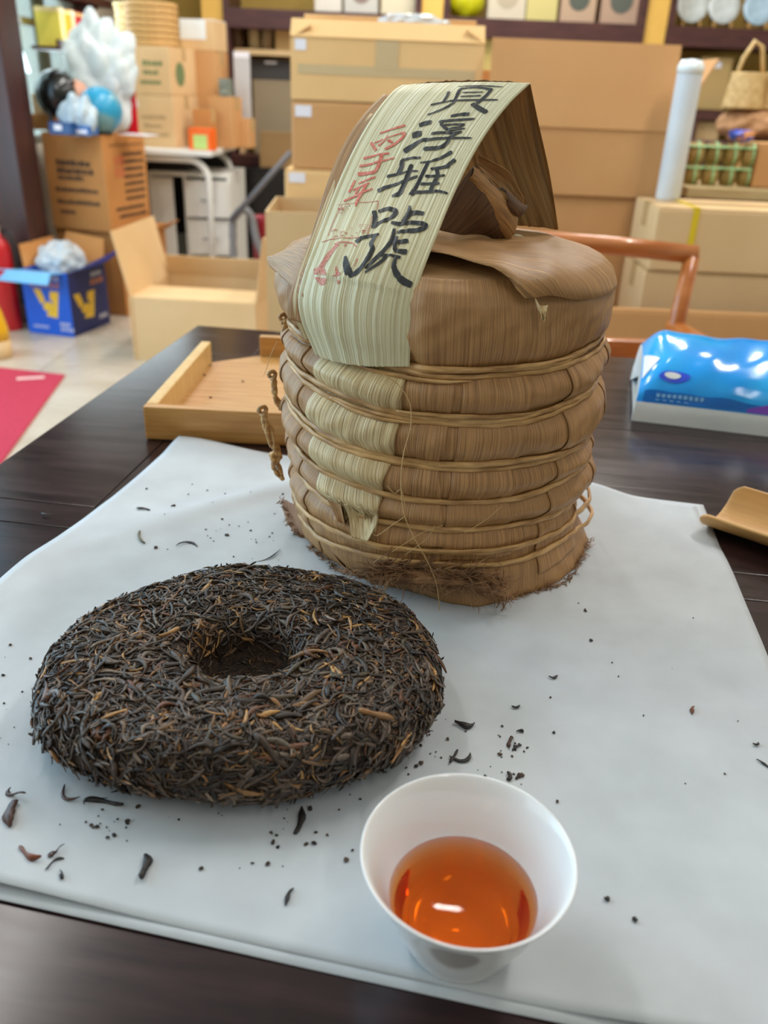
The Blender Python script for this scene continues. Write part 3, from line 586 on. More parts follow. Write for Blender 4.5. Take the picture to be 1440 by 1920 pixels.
# ================================================================ TEA CAKE
CK = Vector((-0.066, 0.334, 0.0014))
cake = empty('tea_cake', CK)
tag(cake, 'round dark compressed tea cake with a dimple lying on white paper', 'tea cake')
RAng = [(0,0.099),(30,0.101),(60,0.099),(90,0.094),(120,0.096),(150,0.100),(180,0.102),(205,0.099),(230,0.086),(255,0.077),(280,0.075),(305,0.079),(330,0.091),(360,0.099)]
def cakeR(ph):
    d = math.degrees(ph) % 360
    for (a, x), (b, y) in zip(RAng, RAng[1:]):
        if d <= b: return x+(y-x)*(d-a)/(b-a)
CP = [(0.0,0.0115),(0.13,0.0112),(0.19,0.0130),(0.23,0.0195),(0.253,0.0290),(0.28,0.0340),(0.33,0.0366),(0.46,0.0375),(0.62,0.0374),(0.78,0.0366),(0.885,0.0345),(0.945,0.0300),(0.985,0.0232),(1.0,0.0180),(0.975,0.0125),(0.91,0.0075),(0.80,0.0032),(0.62,0.0003)]
CPn = np.array(CP)
seg = np.hypot(np.diff(CPn[:,0])*0.095, np.diff(CPn[:,1])); arc = np.concatenate([[0], np.cumsum(seg)])
def cake_pt(s, ph):
    rho = np.interp(s, arc, CPn[:,0]); z = np.interp(s, arc, CPn[:,1]); r = rho*cakeR(ph)
    z = z+0.0012*math.sin(5*ph+r*60)*min(1, rho*2)*(0 if z < 0.003 else 1)
    return Vector((r*math.cos(ph), r*math.sin(ph), z))
P = []
for i in range(61):
    s = arc[-1]*i/60
    P.append([tuple(cake_pt(max(s, 1e-5), 2*math.pi*j/120)*1.0-Vector((0,0,0.0006 if 0 < s < arc[-1] else 0))) for j in range(120)])
M_core = pm('pressed_tea', srgb(40,28,20), srgb(66,46,32), scale=420, rough=0.7, bump=0.8, bscale=500, bdist=0.001)
mb = MB(); nj = 120
mb.v = [p for r in P for p in r]; mb.f = [(i*nj+j, i*nj+(j+1) % nj, (i+1)*nj+(j+1) % nj, (i+1)*nj+j) for i in range(60) for j in range(nj)]+[tuple(60*nj+j for j in range(nj-1, -1, -1))]
mb.build('pressed_core', M_core, cake, True)
M_tea = pm('rolled_tea_leaf', (0.75,0.75,0.75,1), (1.15,1.1,1.05,1), scale=240, stretch=(1,1,1), rough=0.42, attr='Col', spec=0.55, bump=0.5, bscale=900, bdist=0.0006)
PAL = [((50,38,30),26),((68,54,44),26),((88,72,60),18),((106,90,76),11),((112,84,54),6),((150,108,62),6),((182,140,86),4),((78,68,52),9),((38,32,30),14),((104,66,42),6),((126,110,94),5)]
PW = np.array([w for _, w in PAL], float); PW /= PW.sum(); PC = np.array([srgb(*c)[:3] for c, _ in PAL])
NR, NS = 8, 5
def strand_shape(rg):
    """one rolled leaf as points: curved, twisted, tapered at both ends, length 1 along x"""
    t = np.linspace(0, 1, NR)
    c1, c2 = rg.normal(0, 0.9), rg.normal(0, 0.75); ph = rg.uniform(0, 6)
    ang = c1*(t-0.5)*2+c2*np.sin(t*6.28*rg.uniform(0.5,1.1)+ph)
    dx = np.cos(ang); dy = np.sin(ang)
    x = np.concatenate([[0], np.cumsum((dx[1:]+dx[:-1])/2)])/(NR-1); y = np.concatenate([[0], np.cumsum((dy[1:]+dy[:-1])/2)])/(NR-1)
    x -= x.mean(); y -= y.mean(); z = 0.05*np.sin(t*5+ph)
    rad_ = np.clip(np.sin(np.pi*(0.08+0.84*t)), 0.12, 1)**0.6*(1+0.25*np.sin(t*9+ph*2))
    fl = rg.uniform(0.3, 0.8); tw = rg.uniform(-1.6, 1.6)
    V = np.zeros((NR, NS, 3))
    for j in range(NS):
        q = 2*np.pi*j/NS+tw*t
        a = np.cos(2*np.pi*j/NS); b = np.sin(2*np.pi*j/NS)*fl
        ca, sa = np.cos(tw*t), np.sin(tw*t)
        oy = (a*ca-b*sa)*rad_; oz = (a*sa+b*ca)*rad_
        V[:, j, 0] = x-oy*np.sin(ang)*0; V[:, j, 1] = oy; V[:, j, 2] = oz
    return x, y, z, V
SHAPES = [strand_shape(RNG) for _ in range(40)]
SF = [(i*NS+j, i*NS+(j+1) % NS, (i+1)*NS+(j+1) % NS, (i+1)*NS+j) for i in range(NR-1) for j in range(NS)]+[tuple(range(NS-1, -1, -1)), tuple((NR-1)*NS+j for j in range(NS))]
def strand_verts(k, L, w):
    x, y, z, V = SHAPES[k]
    out = np.zeros((NR, NS, 3)); out[:, :, 0] = (x*L)[:, None]; out[:, :, 1] = (y*L)[:, None]+V[:, :, 1]*w*0.5; out[:, :, 2] = (z*L*0.5)[:, None]+V[:, :, 2]*w*0.5
    return out.reshape(-1, 3)
def strand_mesh(name, k, L, w, rgb):
    me = bpy.data.meshes.new(name); me.from_pydata(strand_verts(k, L, w).tolist(), [], SF); me.update()
    a = me.color_attributes.new('Col', 'FLOAT_COLOR', 'POINT'); a.data.foreach_set('color', np.tile(np.append(rgb, 1.0), NR*NS).astype(np.float32))
    me.polygons.foreach_set('use_smooth', [True]*len(me.polygons)); me.materials.append(M_tea); return me
def frame(s, ph, rg, tang):
    p = cake_pt(s, ph); ds = cake_pt(min(s+0.0015, arc[-1]), ph)-cake_pt(max(s-0.0015, 0), ph)
    e1 = ds.normalized() if ds.length > 1e-9 else Vector((math.cos(ph), math.sin(ph), 0))
    e2 = Vector((-math.sin(ph), math.cos(ph), 0)); nn = e1.cross(e2).normalized()
    if s < arc[-1]*0.5 and nn.z < 0: nn = -nn
    if s >= arc[-1]*0.5 and nn.dot(Vector((math.cos(ph), math.sin(ph), -0.3))) < 0: nn = -nn
    q = rg.uniform(0, 2*math.pi) if rg.random() > tang else math.pi/2+rg.normal(0, 0.5)
    d = e1*math.cos(q)+e2*math.sin(q)
    d = (d+nn*rg.normal(0, 0.07)).normalized(); b = nn.cross(d).normalized()
    return p, Matrix((d, b, d.cross(b))).transposed(), nn
def sample_s(rg):
    while True:
        s = rg.uniform(0, arc[-1]); rho = np.interp(s, arc, CPn[:,0])
        if rg.random() < rho+0.02: return s, rho
big_meshes = {}
for i in range(300):           # the largest leaves, each a part of its own
    s, rho = sample_s(RNG)
    while rho < 0.3 and s < arc[-1]*0.4 or s > arc[np.where(CPn[:,0] == 1.0)[0][0]+2]: s, rho = sample_s(RNG)
    ph = RNG.uniform(0, 2*math.pi)
    if i % 3: ph = RNG.uniform(math.pi*0.95, 2.05*math.pi)      # more on the side facing the viewer
    p, B, nn = frame(s, ph, RNG, 0.55 if rho > 0.85 else 0.25)
    key = (int(RNG.integers(0, 40)), int(RNG.choice(len(PAL), p=PW)))
    if key not in big_meshes: big_meshes[key] = strand_mesh('tea_leaf', key[0], RNG.uniform(0.013, 0.024), RNG.uniform(0.0022, 0.0040), PC[key[1]]*RNG.uniform(0.85, 1.15))
    o = link('tea_leaf', big_meshes[key], None, cake)
    q = p+nn*RNG.uniform(0.0004, 0.0014); q.z = max(q.z, 0.002)
    o.matrix_local = Matrix.Translation(q) @ B.to_4x4()
NB = 8200
VV = np.zeros((NB, NR*NS, 3)); CC = np.zeros((NB, NR*NS, 4), np.float32); CC[:, :, 3] = 1
for i in range(NB):
    s, rho = sample_s(RNG); ph = RNG.uniform(0, 2*math.pi)
    p, B, nn = frame(s, ph, RNG, 0.6 if rho > 0.9 else 0.2)
    small = rho < 0.24 and s < arc[-1]*0.4
    L = RNG.uniform(0.003, 0.006) if small else RNG.uniform(0.007, 0.020); w = RNG.uniform(0.0006, 0.0011) if small else RNG.uniform(0.0009, 0.0025)
    v = strand_verts(int(RNG.integers(0, 40)), L, w) @ np.array(B).T
    q = p+nn*RNG.uniform(-0.0006, 0.0010)
    v += np.array(q); v[:, 2] = np.maximum(v[:, 2], 0.0003)
    VV[i] = v; c = PC[RNG.choice(len(PAL), p=PW)]*RNG.uniform(0.75, 1.2); CC[i, :, :3] = c
fs = np.array([f for f in SF if len(f) == 4]); nq = len(fs)
faces = (fs[None, :, :]+(np.arange(NB)*NR*NS)[:, None, None]).reshape(-1, 4)
me = bpy.data.meshes.new('tea_leaves'); me.vertices.add(NB*NR*NS); me.vertices.foreach_set('co', VV.ravel())
me.loops.add(len(faces)*4); me.loops.foreach_set('vertex_index', faces.ravel().astype(np.int32))
me.polygons.add(len(faces)); me.polygons.foreach_set('loop_start', np.arange(0, len(faces)*4, 4, dtype=np.int32))
me.update(calc_edges=True); me.validate()
a = me.color_attributes.new('Col', 'FLOAT_COLOR', 'POINT'); a.data.foreach_set('color', CC.ravel())
o = link('tea_leaves', me, M_tea, cake, True); o['kind'] = 'stuff'
# broad flat leaf sticking out at the right rim
loft('flat_leaf', [gp(790,1382,0.010),gp(812,1352,0.013),gp(834,1322,0.020)], [gp(798,1352,0.018),gp(812,1334,0.020),gp(835,1321,0.0205)], pm('flat_tea_leaf', srgb(48,40,34), srgb(74,62,50), scale=300, rough=0.5), cake, 8, 14, 0.002, 0.0003, 0.0006, 3, CK)

# ---------------------------------------------------------------- loose leaf pieces on the paper
PZ = 0.0022
from mathutils.bvhtree import BVHTree
PBV = BVHTree.FromPolygons([v.co.copy() for v in PAPER.data.vertices], [tuple(p.vertices) for p in PAPER.data.polygons])
def onpaper(px, py):                    # the point of the wavy sheet seen at this pixel
    z = PZ
    for _ in range(4):
        q = gp(px, py, z); h = PBV.ray_cast(Vector((q.x, q.y, 0.1)), Vector((0, 0, -1)))[0]
        z = (h.z if h else 0.0)+0.0004
    return gp(px, py, z)
def piece(px, py, lpx, ang, w, rgb, label, kind='twig', z=PZ, cat='tea leaf', sd=0):
    p = onpaper(px, py) if z == PZ else gp(px, py, z)
    rg = np.random.default_rng(sd+int(px*3+py)); L = lpx*(gp(px+1, py, z)-p).length
    L = (gp(px+lpx*0.5*math.cos(R(ang)), py+lpx*0.5*math.sin(R(ang)), z)-gp(px-lpx*0.5*math.cos(R(ang)), py-lpx*0.5*math.sin(R(ang)), z))
    yaw = math.atan2(L.y, L.x); ln = L.length*1.25; c = np.array(srgb(*rgb)[:3])
    def mk(L_, w_, k):
        return strand_mesh('tea_leaf_piece', k, L_, w_, c)
    if kind == 'fork':
        e = empty('tea_leaf_piece', p, yaw)
        a = link('leaf_blade', mk(ln, w, int(rg.integers(40))), None, e); b = link('leaf_stem', mk(ln*0.7, w*0.55, int(rg.integers(40))), None, e)
        a.location = (0, 0, w*0.2); b.location = (-ln*0.25, ln*0.12, w*0.3); b.rotation_euler = (0, 0, 0.9)
        return tag(e, label, cat, 'loose leaf pieces on the paper')
    if kind == 'leaf':
        e = empty('tea_leaf_piece', p, yaw)
        a = link('leaf_blade', mk(ln*0.6, w*1.9, int(rg.integers(40))), None, e); a.location = (ln*0.2, 0, w*0.4)
        b = link('leaf_stem', mk(ln*0.6, w*0.7, int(rg.integers(40))), None, e); b.location = (-ln*0.28, 0, w*0.4); b.rotation_euler = (0.5, 0, 0.35)
        return tag(e, label, cat, 'loose leaf pieces on the paper')
    o = link('tea_leaf_piece', mk(ln*(1.2 if kind == 'curl' else 1.0), w, int(rg.integers(40))), None)
    o.location = p+Vector((0, 0, w*0.25)); o.rotation_euler = (0, 0, yaw)
    return tag(o, label, cat, 'loose leaf pieces on the paper')
DK, BR, OL, RU = (34,28,26), (72,44,30), (96,88,48), (120,66,40)
for a in [
 (352,1021,44,2,0.0022,DK,'straight black tea twig between the cake and the bamboo tray'),
 (264,1008,20,65,0.0022,OL,'olive tea bud on the far left part of the paper'),
 (269,955,18,20,0.0024,DK,'small dark leaf scrap nearest the far left paper corner'),
 (507,1043,36,-25,0.0012,DK,'thin curly tea stem beside the bundle behind the cake','curl'),
 (325,949,8,0,0.0022,BR,'tiny brown leaf stub on the far left of the paper'),
 (24,1512,66,100,0.0030,BR,'brown leaf with a long stem at the left picture edge','leaf'),
 (127,1491,42,35,0.0022,BR,'brown twisted leaf just left of the long black leaf'),
 (196,1505,66,-8,0.0032,DK,'long black rolled leaf in front of the cake on the left','fork'),
 (54,1603,52,-5,0.0030,RU,'rust brown leaf near the lower left paper edge'),
 (104,1597,36,30,0.0016,BR,'thin bent stem beside the rust brown leaf','curl'),
 (102,1618,32,-20,0.0013,DK,'thin dark arched stem below the bent stem','curl'),
 (115,1640,38,-22,0.0020,DK,'short straight dark twig lowest on the left'),
 (272,1627,36,75,0.0042,DK,'chunky black leaf stub in front of the cake'),
 (541,1682,30,-55,0.0021,DK,'small dark curved leaf left of the tea cup'),
 (563,1540,42,-75,0.0034,DK,'dark leaf chunk under the front rim of the cake'),
 (872,1360,36,4,0.0036,DK,'dark flat leaf scrap right of the cake'),
 (866,1423,42,-10,0.0030,DK,'forked dark leaf scrap just behind the tea cup','fork'),
 (1038,1270,17,-6,0.0022,DK,'short dark twig in the middle of the right paper half'),
 (968,1326,15,-10,0.0022,DK,'short dark leaf bit right of the flat leaf scrap'),
 (956,1392,18,80,0.0024,BR,'brown leaf crumb in the column of bits behind the cup'),
 (976,1372,16,20,0.0020,DK,'dark leaf bit heading the column behind the cup'),
 (968,1402,18,-20,0.0018,DK,'thin dark leaf bit in the column behind the cup'),
 (955,1457,14,80,0.0024,DK,'dark leaf bit closest to the right cup rim'),
 (1298,1332,12,-60,0.0022,RU,'single reddish leaf bit on the right of the paper'),
 (1418,1396,10,-15,0.0022,DK,'small dark bit near the right picture edge'),
 (1432,1433,26,35,0.0014,DK,'thin dark stick cut by the right picture edge'),
 (1190,1725,9,40,0.0022,DK,'lone dark speck in the lower right of the paper'),
 (1138,1686,9,-10,0.0022,DK,'lone dark chip right of the tea cup')]:
    piece(*a[:7], kind=a[7] if len(a) > 7 else 'twig')
p_ = piece(86, 965, 16, 10, 0.0020, DK, 'dark leaf bit lying on the bare table left of the paper', z=0.0012)
# crumbs
CR = []
for k in range(10):
    bm = bmesh.new(); bmesh.ops.create_icosphere(bm, subdivisions=1, radius=0.5)
    for v in bm.verts: v.co = v.co*random.uniform(0.6, 1.25); v.co.z *= 0.6; v.co.x *= 1.3
    me = bpy.data.meshes.new('tea_crumb'); bm.to_mesh(me); bm.free(); me.materials.append(pm('tea_crumb_%d' % (k % 3), srgb(*[(36,30,26),(52,40,30),(78,60,42)][k % 3]), rough=0.7)); CR.append(me)
def crumbs(n, box, label, sdpx=(3, 8), clus=None):
    made = 0
    while made < n:
        if clus and random.random() < 0.7:
            c = random.choice(clus); x, y = random.gauss(c[0], c[2]), random.gauss(c[1], c[2]*0.7)
        else: x, y = random.uniform(box[0], box[2]), random.uniform(box[1], box[3])
        if not (box[0] <= x <= box[2] and box[1] <= y <= box[3]): continue
        p = onpaper(x, y); loc = p-CK
        ph = math.atan2(loc.y, loc.x)
        if math.hypot(loc.x, loc.y) < cakeR(ph)*0.93: continue
        if math.hypot(p.x-TO.x, p.y-TO.y) < 0.112 or math.hypot(p.x-0.036, p.y-0.21) < 0.028: continue
        s = (gp(x+1, y, p.z)-p).length*1.2*random.uniform(*sdpx)*(0.55 if random.random() < 0.6 else 1)
        o = link('tea_crumb', random.choice(CR), None); o.location = p+Vector((0, 0, s*0.15-0.0001)); o.scale = (s, s, s); o.rotation_euler = (0, 0, random.uniform(0, 6))
        tag(o, label, 'crumb', label); made += 1
crumbs(34, (250,890,540,1055), 'tiny tea crumb on the paper left of the wrapped bundle', (2,7), [(420,955,50),(350,1010,40),(470,1010,40)])
crumbs(26, (60,1440,340,1580), 'tiny tea crumb on the paper left front of the cake', (2,8), [(270,1510,30),(200,1540,40)])
crumbs(30, (340,1480,690,1660), 'tiny tea crumb on the paper before the front of the cake', (3,9), [(560,1560,40),(640,1500,30),(510,1570,40)])
crumbs(44, (700,1310,1000,1480), 'tiny tea crumb on the paper right of the cake', (3,9), [(790,1400,35),(960,1400,16),(955,1450,14),(740,1420,30)])
crumbs(14, (1020,1130,1400,1560), 'tiny tea crumb on the right part of the paper', (2,6))
crumbs(10, (0,1170,60,1420), 'tiny tea crumb on the paper at the left picture edge', (2,6))

# ================================================================ TEA CUP AND TEA
CU = Vector((0.0352, 0.2105, 0.0016))
M_porc = pm('white_porcelain', srgb(240,240,240), rough=0.12, spec=0.55, coat=0.4, sss=0.15)
cup = [(0.0,0.0030),(0.0185,0.0030),(0.0190,0.0),(0.0205,0.0),(0.0212,0.0018),(0.0225,0.0050),(0.0262,0.0135),(0.0300,0.0235),(0.0334,0.0330),(0.0366,0.0404),(0.0384,0.0428),(0.0388,0.0436),(0.0384,0.0440),(0.0376,0.0438),(0.0358,0.0412),(0.0322,0.0330),(0.0286,0.0235),(0.0249,0.0140),(0.0215,0.0068),(0.0185,0.0046),(0.0,0.0044)]
o = MB().lathe(cup[1:-1]+[cup[-1]], 72).build('tea_cup', M_porc, None, True); o.location = CU
tag(o, 'small white porcelain cup holding amber tea at the paper edge', 'cup')
m = o.modifiers.new('sub', 'SUBSURF'); m.levels = m.render_levels = 1
ZT = 0.0208; prin = [(0.0,0.0047),(0.0180,0.0048),(0.0213,0.0070),(0.0247,0.0140),(0.0277,ZT-0.0004),(0.0281,ZT+0.0003),(0.0272,ZT),(0.0,ZT)]
te = MB().lathe(prin[1:-1], 72)
mt = bpy.data.materials.new('amber_tea'); mt.use_nodes = True; nt = mt.node_tree; nt.nodes.clear()
out = nt.nodes.new('ShaderNodeOutputMaterial'); tr = nt.nodes.new('ShaderNodeBsdfTransparent'); gl = nt.nodes.new('ShaderNodeBsdfGlossy'); gl.inputs['Roughness'].default_value = 0.01
fr = nt.nodes.new('ShaderNodeFresnel'); fr.inputs[0].default_value = 1.33; mx = nt.nodes.new('ShaderNodeMixShader')
nt.links.new(fr.outputs[0], mx.inputs[0]); nt.links.new(tr.outputs[0], mx.inputs[1]); nt.links.new(gl.outputs[0], mx.inputs[2]); nt.links.new(mx.outputs[0], out.inputs[0])
va = nt.nodes.new('ShaderNodeVolumeAbsorption'); va.inputs[0].default_value = (0.99, 0.70, 0.0, 1); va.inputs[1].default_value = 150.0
nt.links.new(va.outputs[0], out.inputs[1])
t = te.build('tea', mt, None, True); t.location = CU; tag(t, 'clear amber orange tea filling half the white cup', 'tea')

# ================================================================ BAMBOO TRAY
M_bam = pm('bamboo_tray_wood', srgb(206,156,90), srgb(184,130,66), scale=12, stretch=(1.2,22,22), rough=0.42, bump=0.1, bscale=30, bstretch=(1,30,30), coat=0.1, bdist=0.0005)
M_bamrim = pm('bamboo_tray_rim', srgb(226,190,124), srgb(214,172,104), scale=12, stretch=(8,8,1), rough=0.4)
tr_ = empty('bamboo_tray', (-0.2185, 0.694, 0.0006), R(-1.2)); tag(tr_, 'shallow bamboo tray with an open pouring corner behind the bundle', 'tray')
LW, DP, HH = 0.30, 0.262, 0.031
b_ = MB(); b_.prism([(0.008,0.008),(LW-0.008,0.008),(LW-0.008,DP-0.008),(0.062,DP-0.008),(0.012,0.218)], 0.002, 0.008); b_.build('tray_base', M_bam, tr_)
MB().box(0, LW, 0, 0.010, 0, HH, b=0.0018).build('front_wall', M_bam, tr_)
MB().box(0, 0.011, 0.0102, 0.222, 0, HH, b=0.0018).build('side_wall', M_bamrim, tr_)
MB().box(0.060, LW, DP-0.010, DP, 0, HH, b=0.0018).build('back_wall', M_bam, tr_)
MB().box(LW-0.011, LW, 0.0102, DP-0.0102, 0, HH, b=0.0018).build('side_wall', M_bamrim, tr_)
for i, (x, y) in enumerate(((395,686),(383,704),(345,726),(395,746),(455,716),(420,664))):
    o = link('tea_crumb', CR[i], None); p = gp(x, y, 0.0086); o.location = p+Vector((0,0,0.0006)); o.scale = (0.0028,)*3; tag(o, 'tiny dark tea crumb inside the bamboo tray', 'crumb', 'tiny dark tea crumb inside the bamboo tray')

# ================================================================ BAMBOO SCOOP
M_scoop = pm('bamboo_scoop_wood', srgb(222,176,112), srgb(206,156,92), scale=10, stretch=(1.5,16,16), rough=0.45, bump=0.08, bscale=40, bstretch=(1,20,20))
sc_ = empty('bamboo_scoop', (0.2505, 0.572, 0.0016), R(-40)); tag(sc_, 'half-round bamboo tea scoop at the right edge of the table', 'scoop')
P = []; rO, th = 0.031, 0.0032; NA, NL = 26, 40; LEN = 0.17
for side in (0, 1):
    for i in range(NL+1):
        row = []
        for j in range(NA+1):
            u = j/NA; an = R(-62+u*140); rr = rO-(th if side else 0)
            # end cut: near rim reaches out as a rounded tip, far wall steps back
            x0 = 0.0+0.006*max(0, (u-0.22)/0.78)**0.8+0.006*max(0, 1-u/0.10)**2+0.006*max(0,(u-0.9)/0.1)**2
            x = x0+(LEN-x0)*i/NL
            row.append((x, math.sin(an)*rr, rO-math.cos(an)*rr))
        P.append(row)
mb = MB(); nj = NA+1; half = (NL+1)*nj
mb.v = [p for r in P for p in r]
for i in range(NL):
    for j in range(NA):
        a = i*nj+j; mb.f.append((a, a+1, a+nj+1, a+nj)); a += half; mb.f.append((a+nj, a+nj+1, a+1, a))
for j in range(NA):
    mb.f.append((j+1, j, half+j, half+j+1)); a = NL*nj+j; mb.f.append((a, a+1, half+a+1, half+a))
for i in range(NL):
    a = i*nj; mb.f.append((a, a+nj, half+a+nj, half+a)); a += NA; mb.f.append((a+nj, a, half+a, half+a+nj))
o = mb.build('scoop_trough', M_scoop, sc_, False)
bv = o.modifiers.new('bev', 'BEVEL'); bv.width = 0.0009; bv.segments = 2; bv.limit_method = 'ANGLE'
for p in o.data.polygons: p.use_smooth = True
MB().tube([(0.145,-0.016,0.0075),(0.145,0.0,0.0042),(0.145,0.016,0.0075)], 0.0012, n=6).build('node_ridge', M_scoop, sc_, True)

# ================================================================ TISSUE PACK
M_tblue = pm('blue_glossy_film', srgb(0,150,240), srgb(40,175,250), scale=14, rough=0.14, spec=0.6, bump=0.35, bscale=14, bdist=0.002)
M_tdeep = pm('deep_blue_print', srgb(0,110,200), rough=0.2); M_twhite = pm('white_film', srgb(236,238,236), srgb(224,228,226), scale=20, rough=0.3, bump=0.3, bscale=40, bdist=0.001)
M_tpurple = pm('purple_print', srgb(150,70,190), srgb(120,80,200), scale=40, rough=0.2); M_emb = pm('emblem_blue', srgb(50,80,215), rough=0.25)
tp = empty('tissue_pack', (0.2475, 0.7985, 0.0004), R(-13.5)); tag(tp, 'blue plastic pack of tissues with a white lower edge', 'tissue pack')
TW, TD, TH = 0.205, 0.145, 0.068
def tsurf(u, v):
    """v runs up the front, over the top and down the back; u along the width"""
    pts = [(0.0,0.0),(0.001,0.012),(0.003,0.020),(0.009,0.036),(0.022,0.050),(0.045,0.060),(0.075,0.066),(0.105,0.068),(0.128,0.062),(0.140,0.046),(0.145,0.022),(0.144,0.0)]
    V_ = [Vector((0, a, b)) for a, b in pts]; p = catmull(V_, v*(len(pts)-1))
    e = min(u, 1-u); pinch = 1-0.25*max(0, 1-e/0.12)**2
    z = p.z*(pinch if p.z > 0.02 else 1)+(0.0012*math.sin(u*13+v*9)+0.0006*math.sin(u*31-v*21))*(1 if p.z > 0.024 else 0)
    return (u*TW+0.01*(p.z/0.068)*(0.5-u)*0.9*(1 if e < 0.5 else 0), p.y, max(z, 0))
def tpart(name, v0, v1, u0=0.0, u1=1.0, mat=None, n=30, off=0.0, shape=None):
    P = []
    for i in range(n+1):
        row = []
        for j in range(41):
            a, b = i/n, j/40
            if shape: uu, vv = shape(b, a)
            else: uu, vv = u0+(u1-u0)*b, v0+(v1-v0)*a
            q = Vector(tsurf(uu, vv)); row.append((q.x, q.y-off, q.z+off))
        P.append(row)
    return grid_mesh(name, P, mat, tp)
vb = 2.0/11
tpart('white_base', 0, vb, mat=M_twhite); tpart('blue_wrap', vb, 9.6/11, mat=M_tblue, n=60); tpart('white_base', 9.6/11, 1, mat=M_twhite)
for s in (0, 1):      # end walls
    mb = MB(); ring = [tsurf(s, k/44) for k in range(45)]; c = (s*TW+(0.004 if s == 0 else -0.004), 0.072, 0.026)
    mb.v = ring+[c]; mb.f = [(k, k+1, 45) if s else (k+1, k, 45) for k in range(44)]; mb.build('end_fold', M_twhite, tp, True)
MB().box(0.002, TW-0.002, 0.002, 0.142, 0.0, 0.003).build('base', M_twhite, tp)
def oval(uc, vc, ru, rv):
    return lambda b, a: (uc+ru*a*math.cos(b*2*math.pi), vc+rv*a*math.sin(b*2*math.pi))
tpart('emblem', 0, 1, mat=M_emb, n=6, off=0.0006, shape=oval(0.16, 0.335, 0.075, 0.030)); tpart('emblem_mark', 0, 1, mat=M_twhite, n=4, off=0.0010, shape=oval(0.15, 0.340, 0.040, 0.016))
tpart('emblem', 0, 1, mat=M_emb, n=6, off=0.0006, shape=oval(0.80, 0.50, 0.085, 0.036)); tpart('emblem_mark', 0, 1, mat=M_twhite, n=4, off=0.0010, shape=oval(0.80, 0.505, 0.055, 0.022))
tpart('deep_blue_panel', 0, 1, mat=M_tdeep, n=8, off=0.0004, shape=lambda b, a: (0.03+0.6*b, vb+0.006+a*(0.075-0.035*b)))
tpart('purple_panel', 0, 1, mat=M_tpurple, n=10, off=0.0005, shape=lambda b, a: (0.52+0.46*b, vb+0.004+a*(0.02+0.16*b)))
for r in range(2):
    for k in range(9 if r == 0 else 5):
        u0 = 0.09+k*(0.026 if r == 0 else 0.034); tpart('small_print', 0, 1, mat=pm('pale_print', srgb(130,190,235), rough=0.3), n=2, off=0.0009, shape=lambda b, a, u0=u0, r=r: (u0+0.017*b, vb+(0.040 if r == 0 else 0.018)+a*(0.018 if r == 0 else 0.008)))
tpart('white_corner', 0, 1, mat=M_twhite, n=6, off=0.0008, shape=lambda b, a: (0.005+0.075*a*(1-abs(2*b-1)), 0.36+0.16*b))

# ================================================================ CARTONS AND THE REST OF THE SHOP
def fc(x0, x1, yt, yb, Y):
    """front face at depth Y seen between these pixels -> left x, bottom z, width, height"""
    xm = (x0+x1)/2; ym = (yt+yb)/2
    a, b = at(x0, ym, Y), at(x1, ym, Y); t, o = at(xm, yt, Y), at(xm, yb, Y)
    return (a.x, Y, o.z), b.x-a.x, t.z-o.z
def carton(label, loc, w, d, h, yaw=0.0, k=0, opened=False, group=None, flaps=(), sticker=None, tape=True, name='carton', bodymat=None):
    e = empty(name, loc, yaw); tag(e, label, 'carton', group); m = bodymat or kraft(k)
    if not opened:
        MB().box(0, w, 0, d, 0, h-0.004, b=min(0.005, h*0.08)).build('body', m, e)
        MB().box(0.002, w-0.002, 0.002, d/2-0.002, h-0.004, h, b=0.001).build('flap', m, e)
        MB().box(0.002, w-0.002, d/2+0.002, d-0.002, h-0.004, h, b=0.001).build('flap', m, e)
        if tape:
            t = 0.024; mb = MB(); mb.box(-0.0006, w+0.0006, d/2-t, d/2+t, h, h+0.0008); mb.box(-0.0008, 0, d/2-t, d/2+t, h-0.06, h+0.0008); mb.box(w, w+0.0008, d/2-t, d/2+t, h-0.06, h+0.0008); mb.build('tape', M_tape, e)
    else:
        t = 0.005; mb = MB(); mb.box(0, w, 0, t, 0, h); mb.box(0, w, d-t, d, 0, h); mb.box(0, t, t, d-t, 0, h); mb.box(w-t, w, t, d-t, 0, h); mb.box(t, w-t, t, d-t, 0, t)
        mb.build('body', m, e)
        for (side, ang, ln) in flaps:      # angle measured upwards from folded flat outwards
            c, s = math.cos(R(ang))*ln, math.sin(R(ang))*ln
            q = {'front': [(0,0,h),(w,0,h),(w,-c,h+s),(0,-c,h+s)], 'back': [(0,d,h),(w,d,h),(w,d+c,h+s),(0,d+c,h+s)],
                 'left': [(0,0,h),(0,d,h),(-c,d,h+s),(-c,0,h+s)], 'right': [(w,0,h),(w,d,h),(w+c,d,h+s),(w+c,0,h+s)]}[side]
            MB().slab(q, 0.004).build('flap', m, e)
    if sticker:
        for (x0, x1, z0, z1) in sticker:
            MB().box(x0, x1, -0.0012, -0.0002, z0, z1).build('sticker', M_sticker, e)
    return e
def lines(e, rows, mat, face='front', x=0.0, seed=0, name='printed_lines'):
    """rows of small blurred printing: (x0, x1, z, height) on the front or right face"""
    rg = random.Random(seed); mb = MB()
    for (a, b, z, hh) in rows:
        q = a
        while q < b:
            w_ = hh*rg.uniform(0.5, 0.95)
            if face == 'front': mb.box(q, q+w_, -0.0012, -0.0002, z, z+hh*rg.uniform(0.75, 1))
            else: mb.box(x+0.0002, x+0.0012, q, q+w_, z, z+hh*rg.uniform(0.75, 1))
            q += w_+hh*0.22
    o = mb.build(name, mat, e); o['kind'] = 'stuff'; return o
ST = 'cartons stacked behind the table'
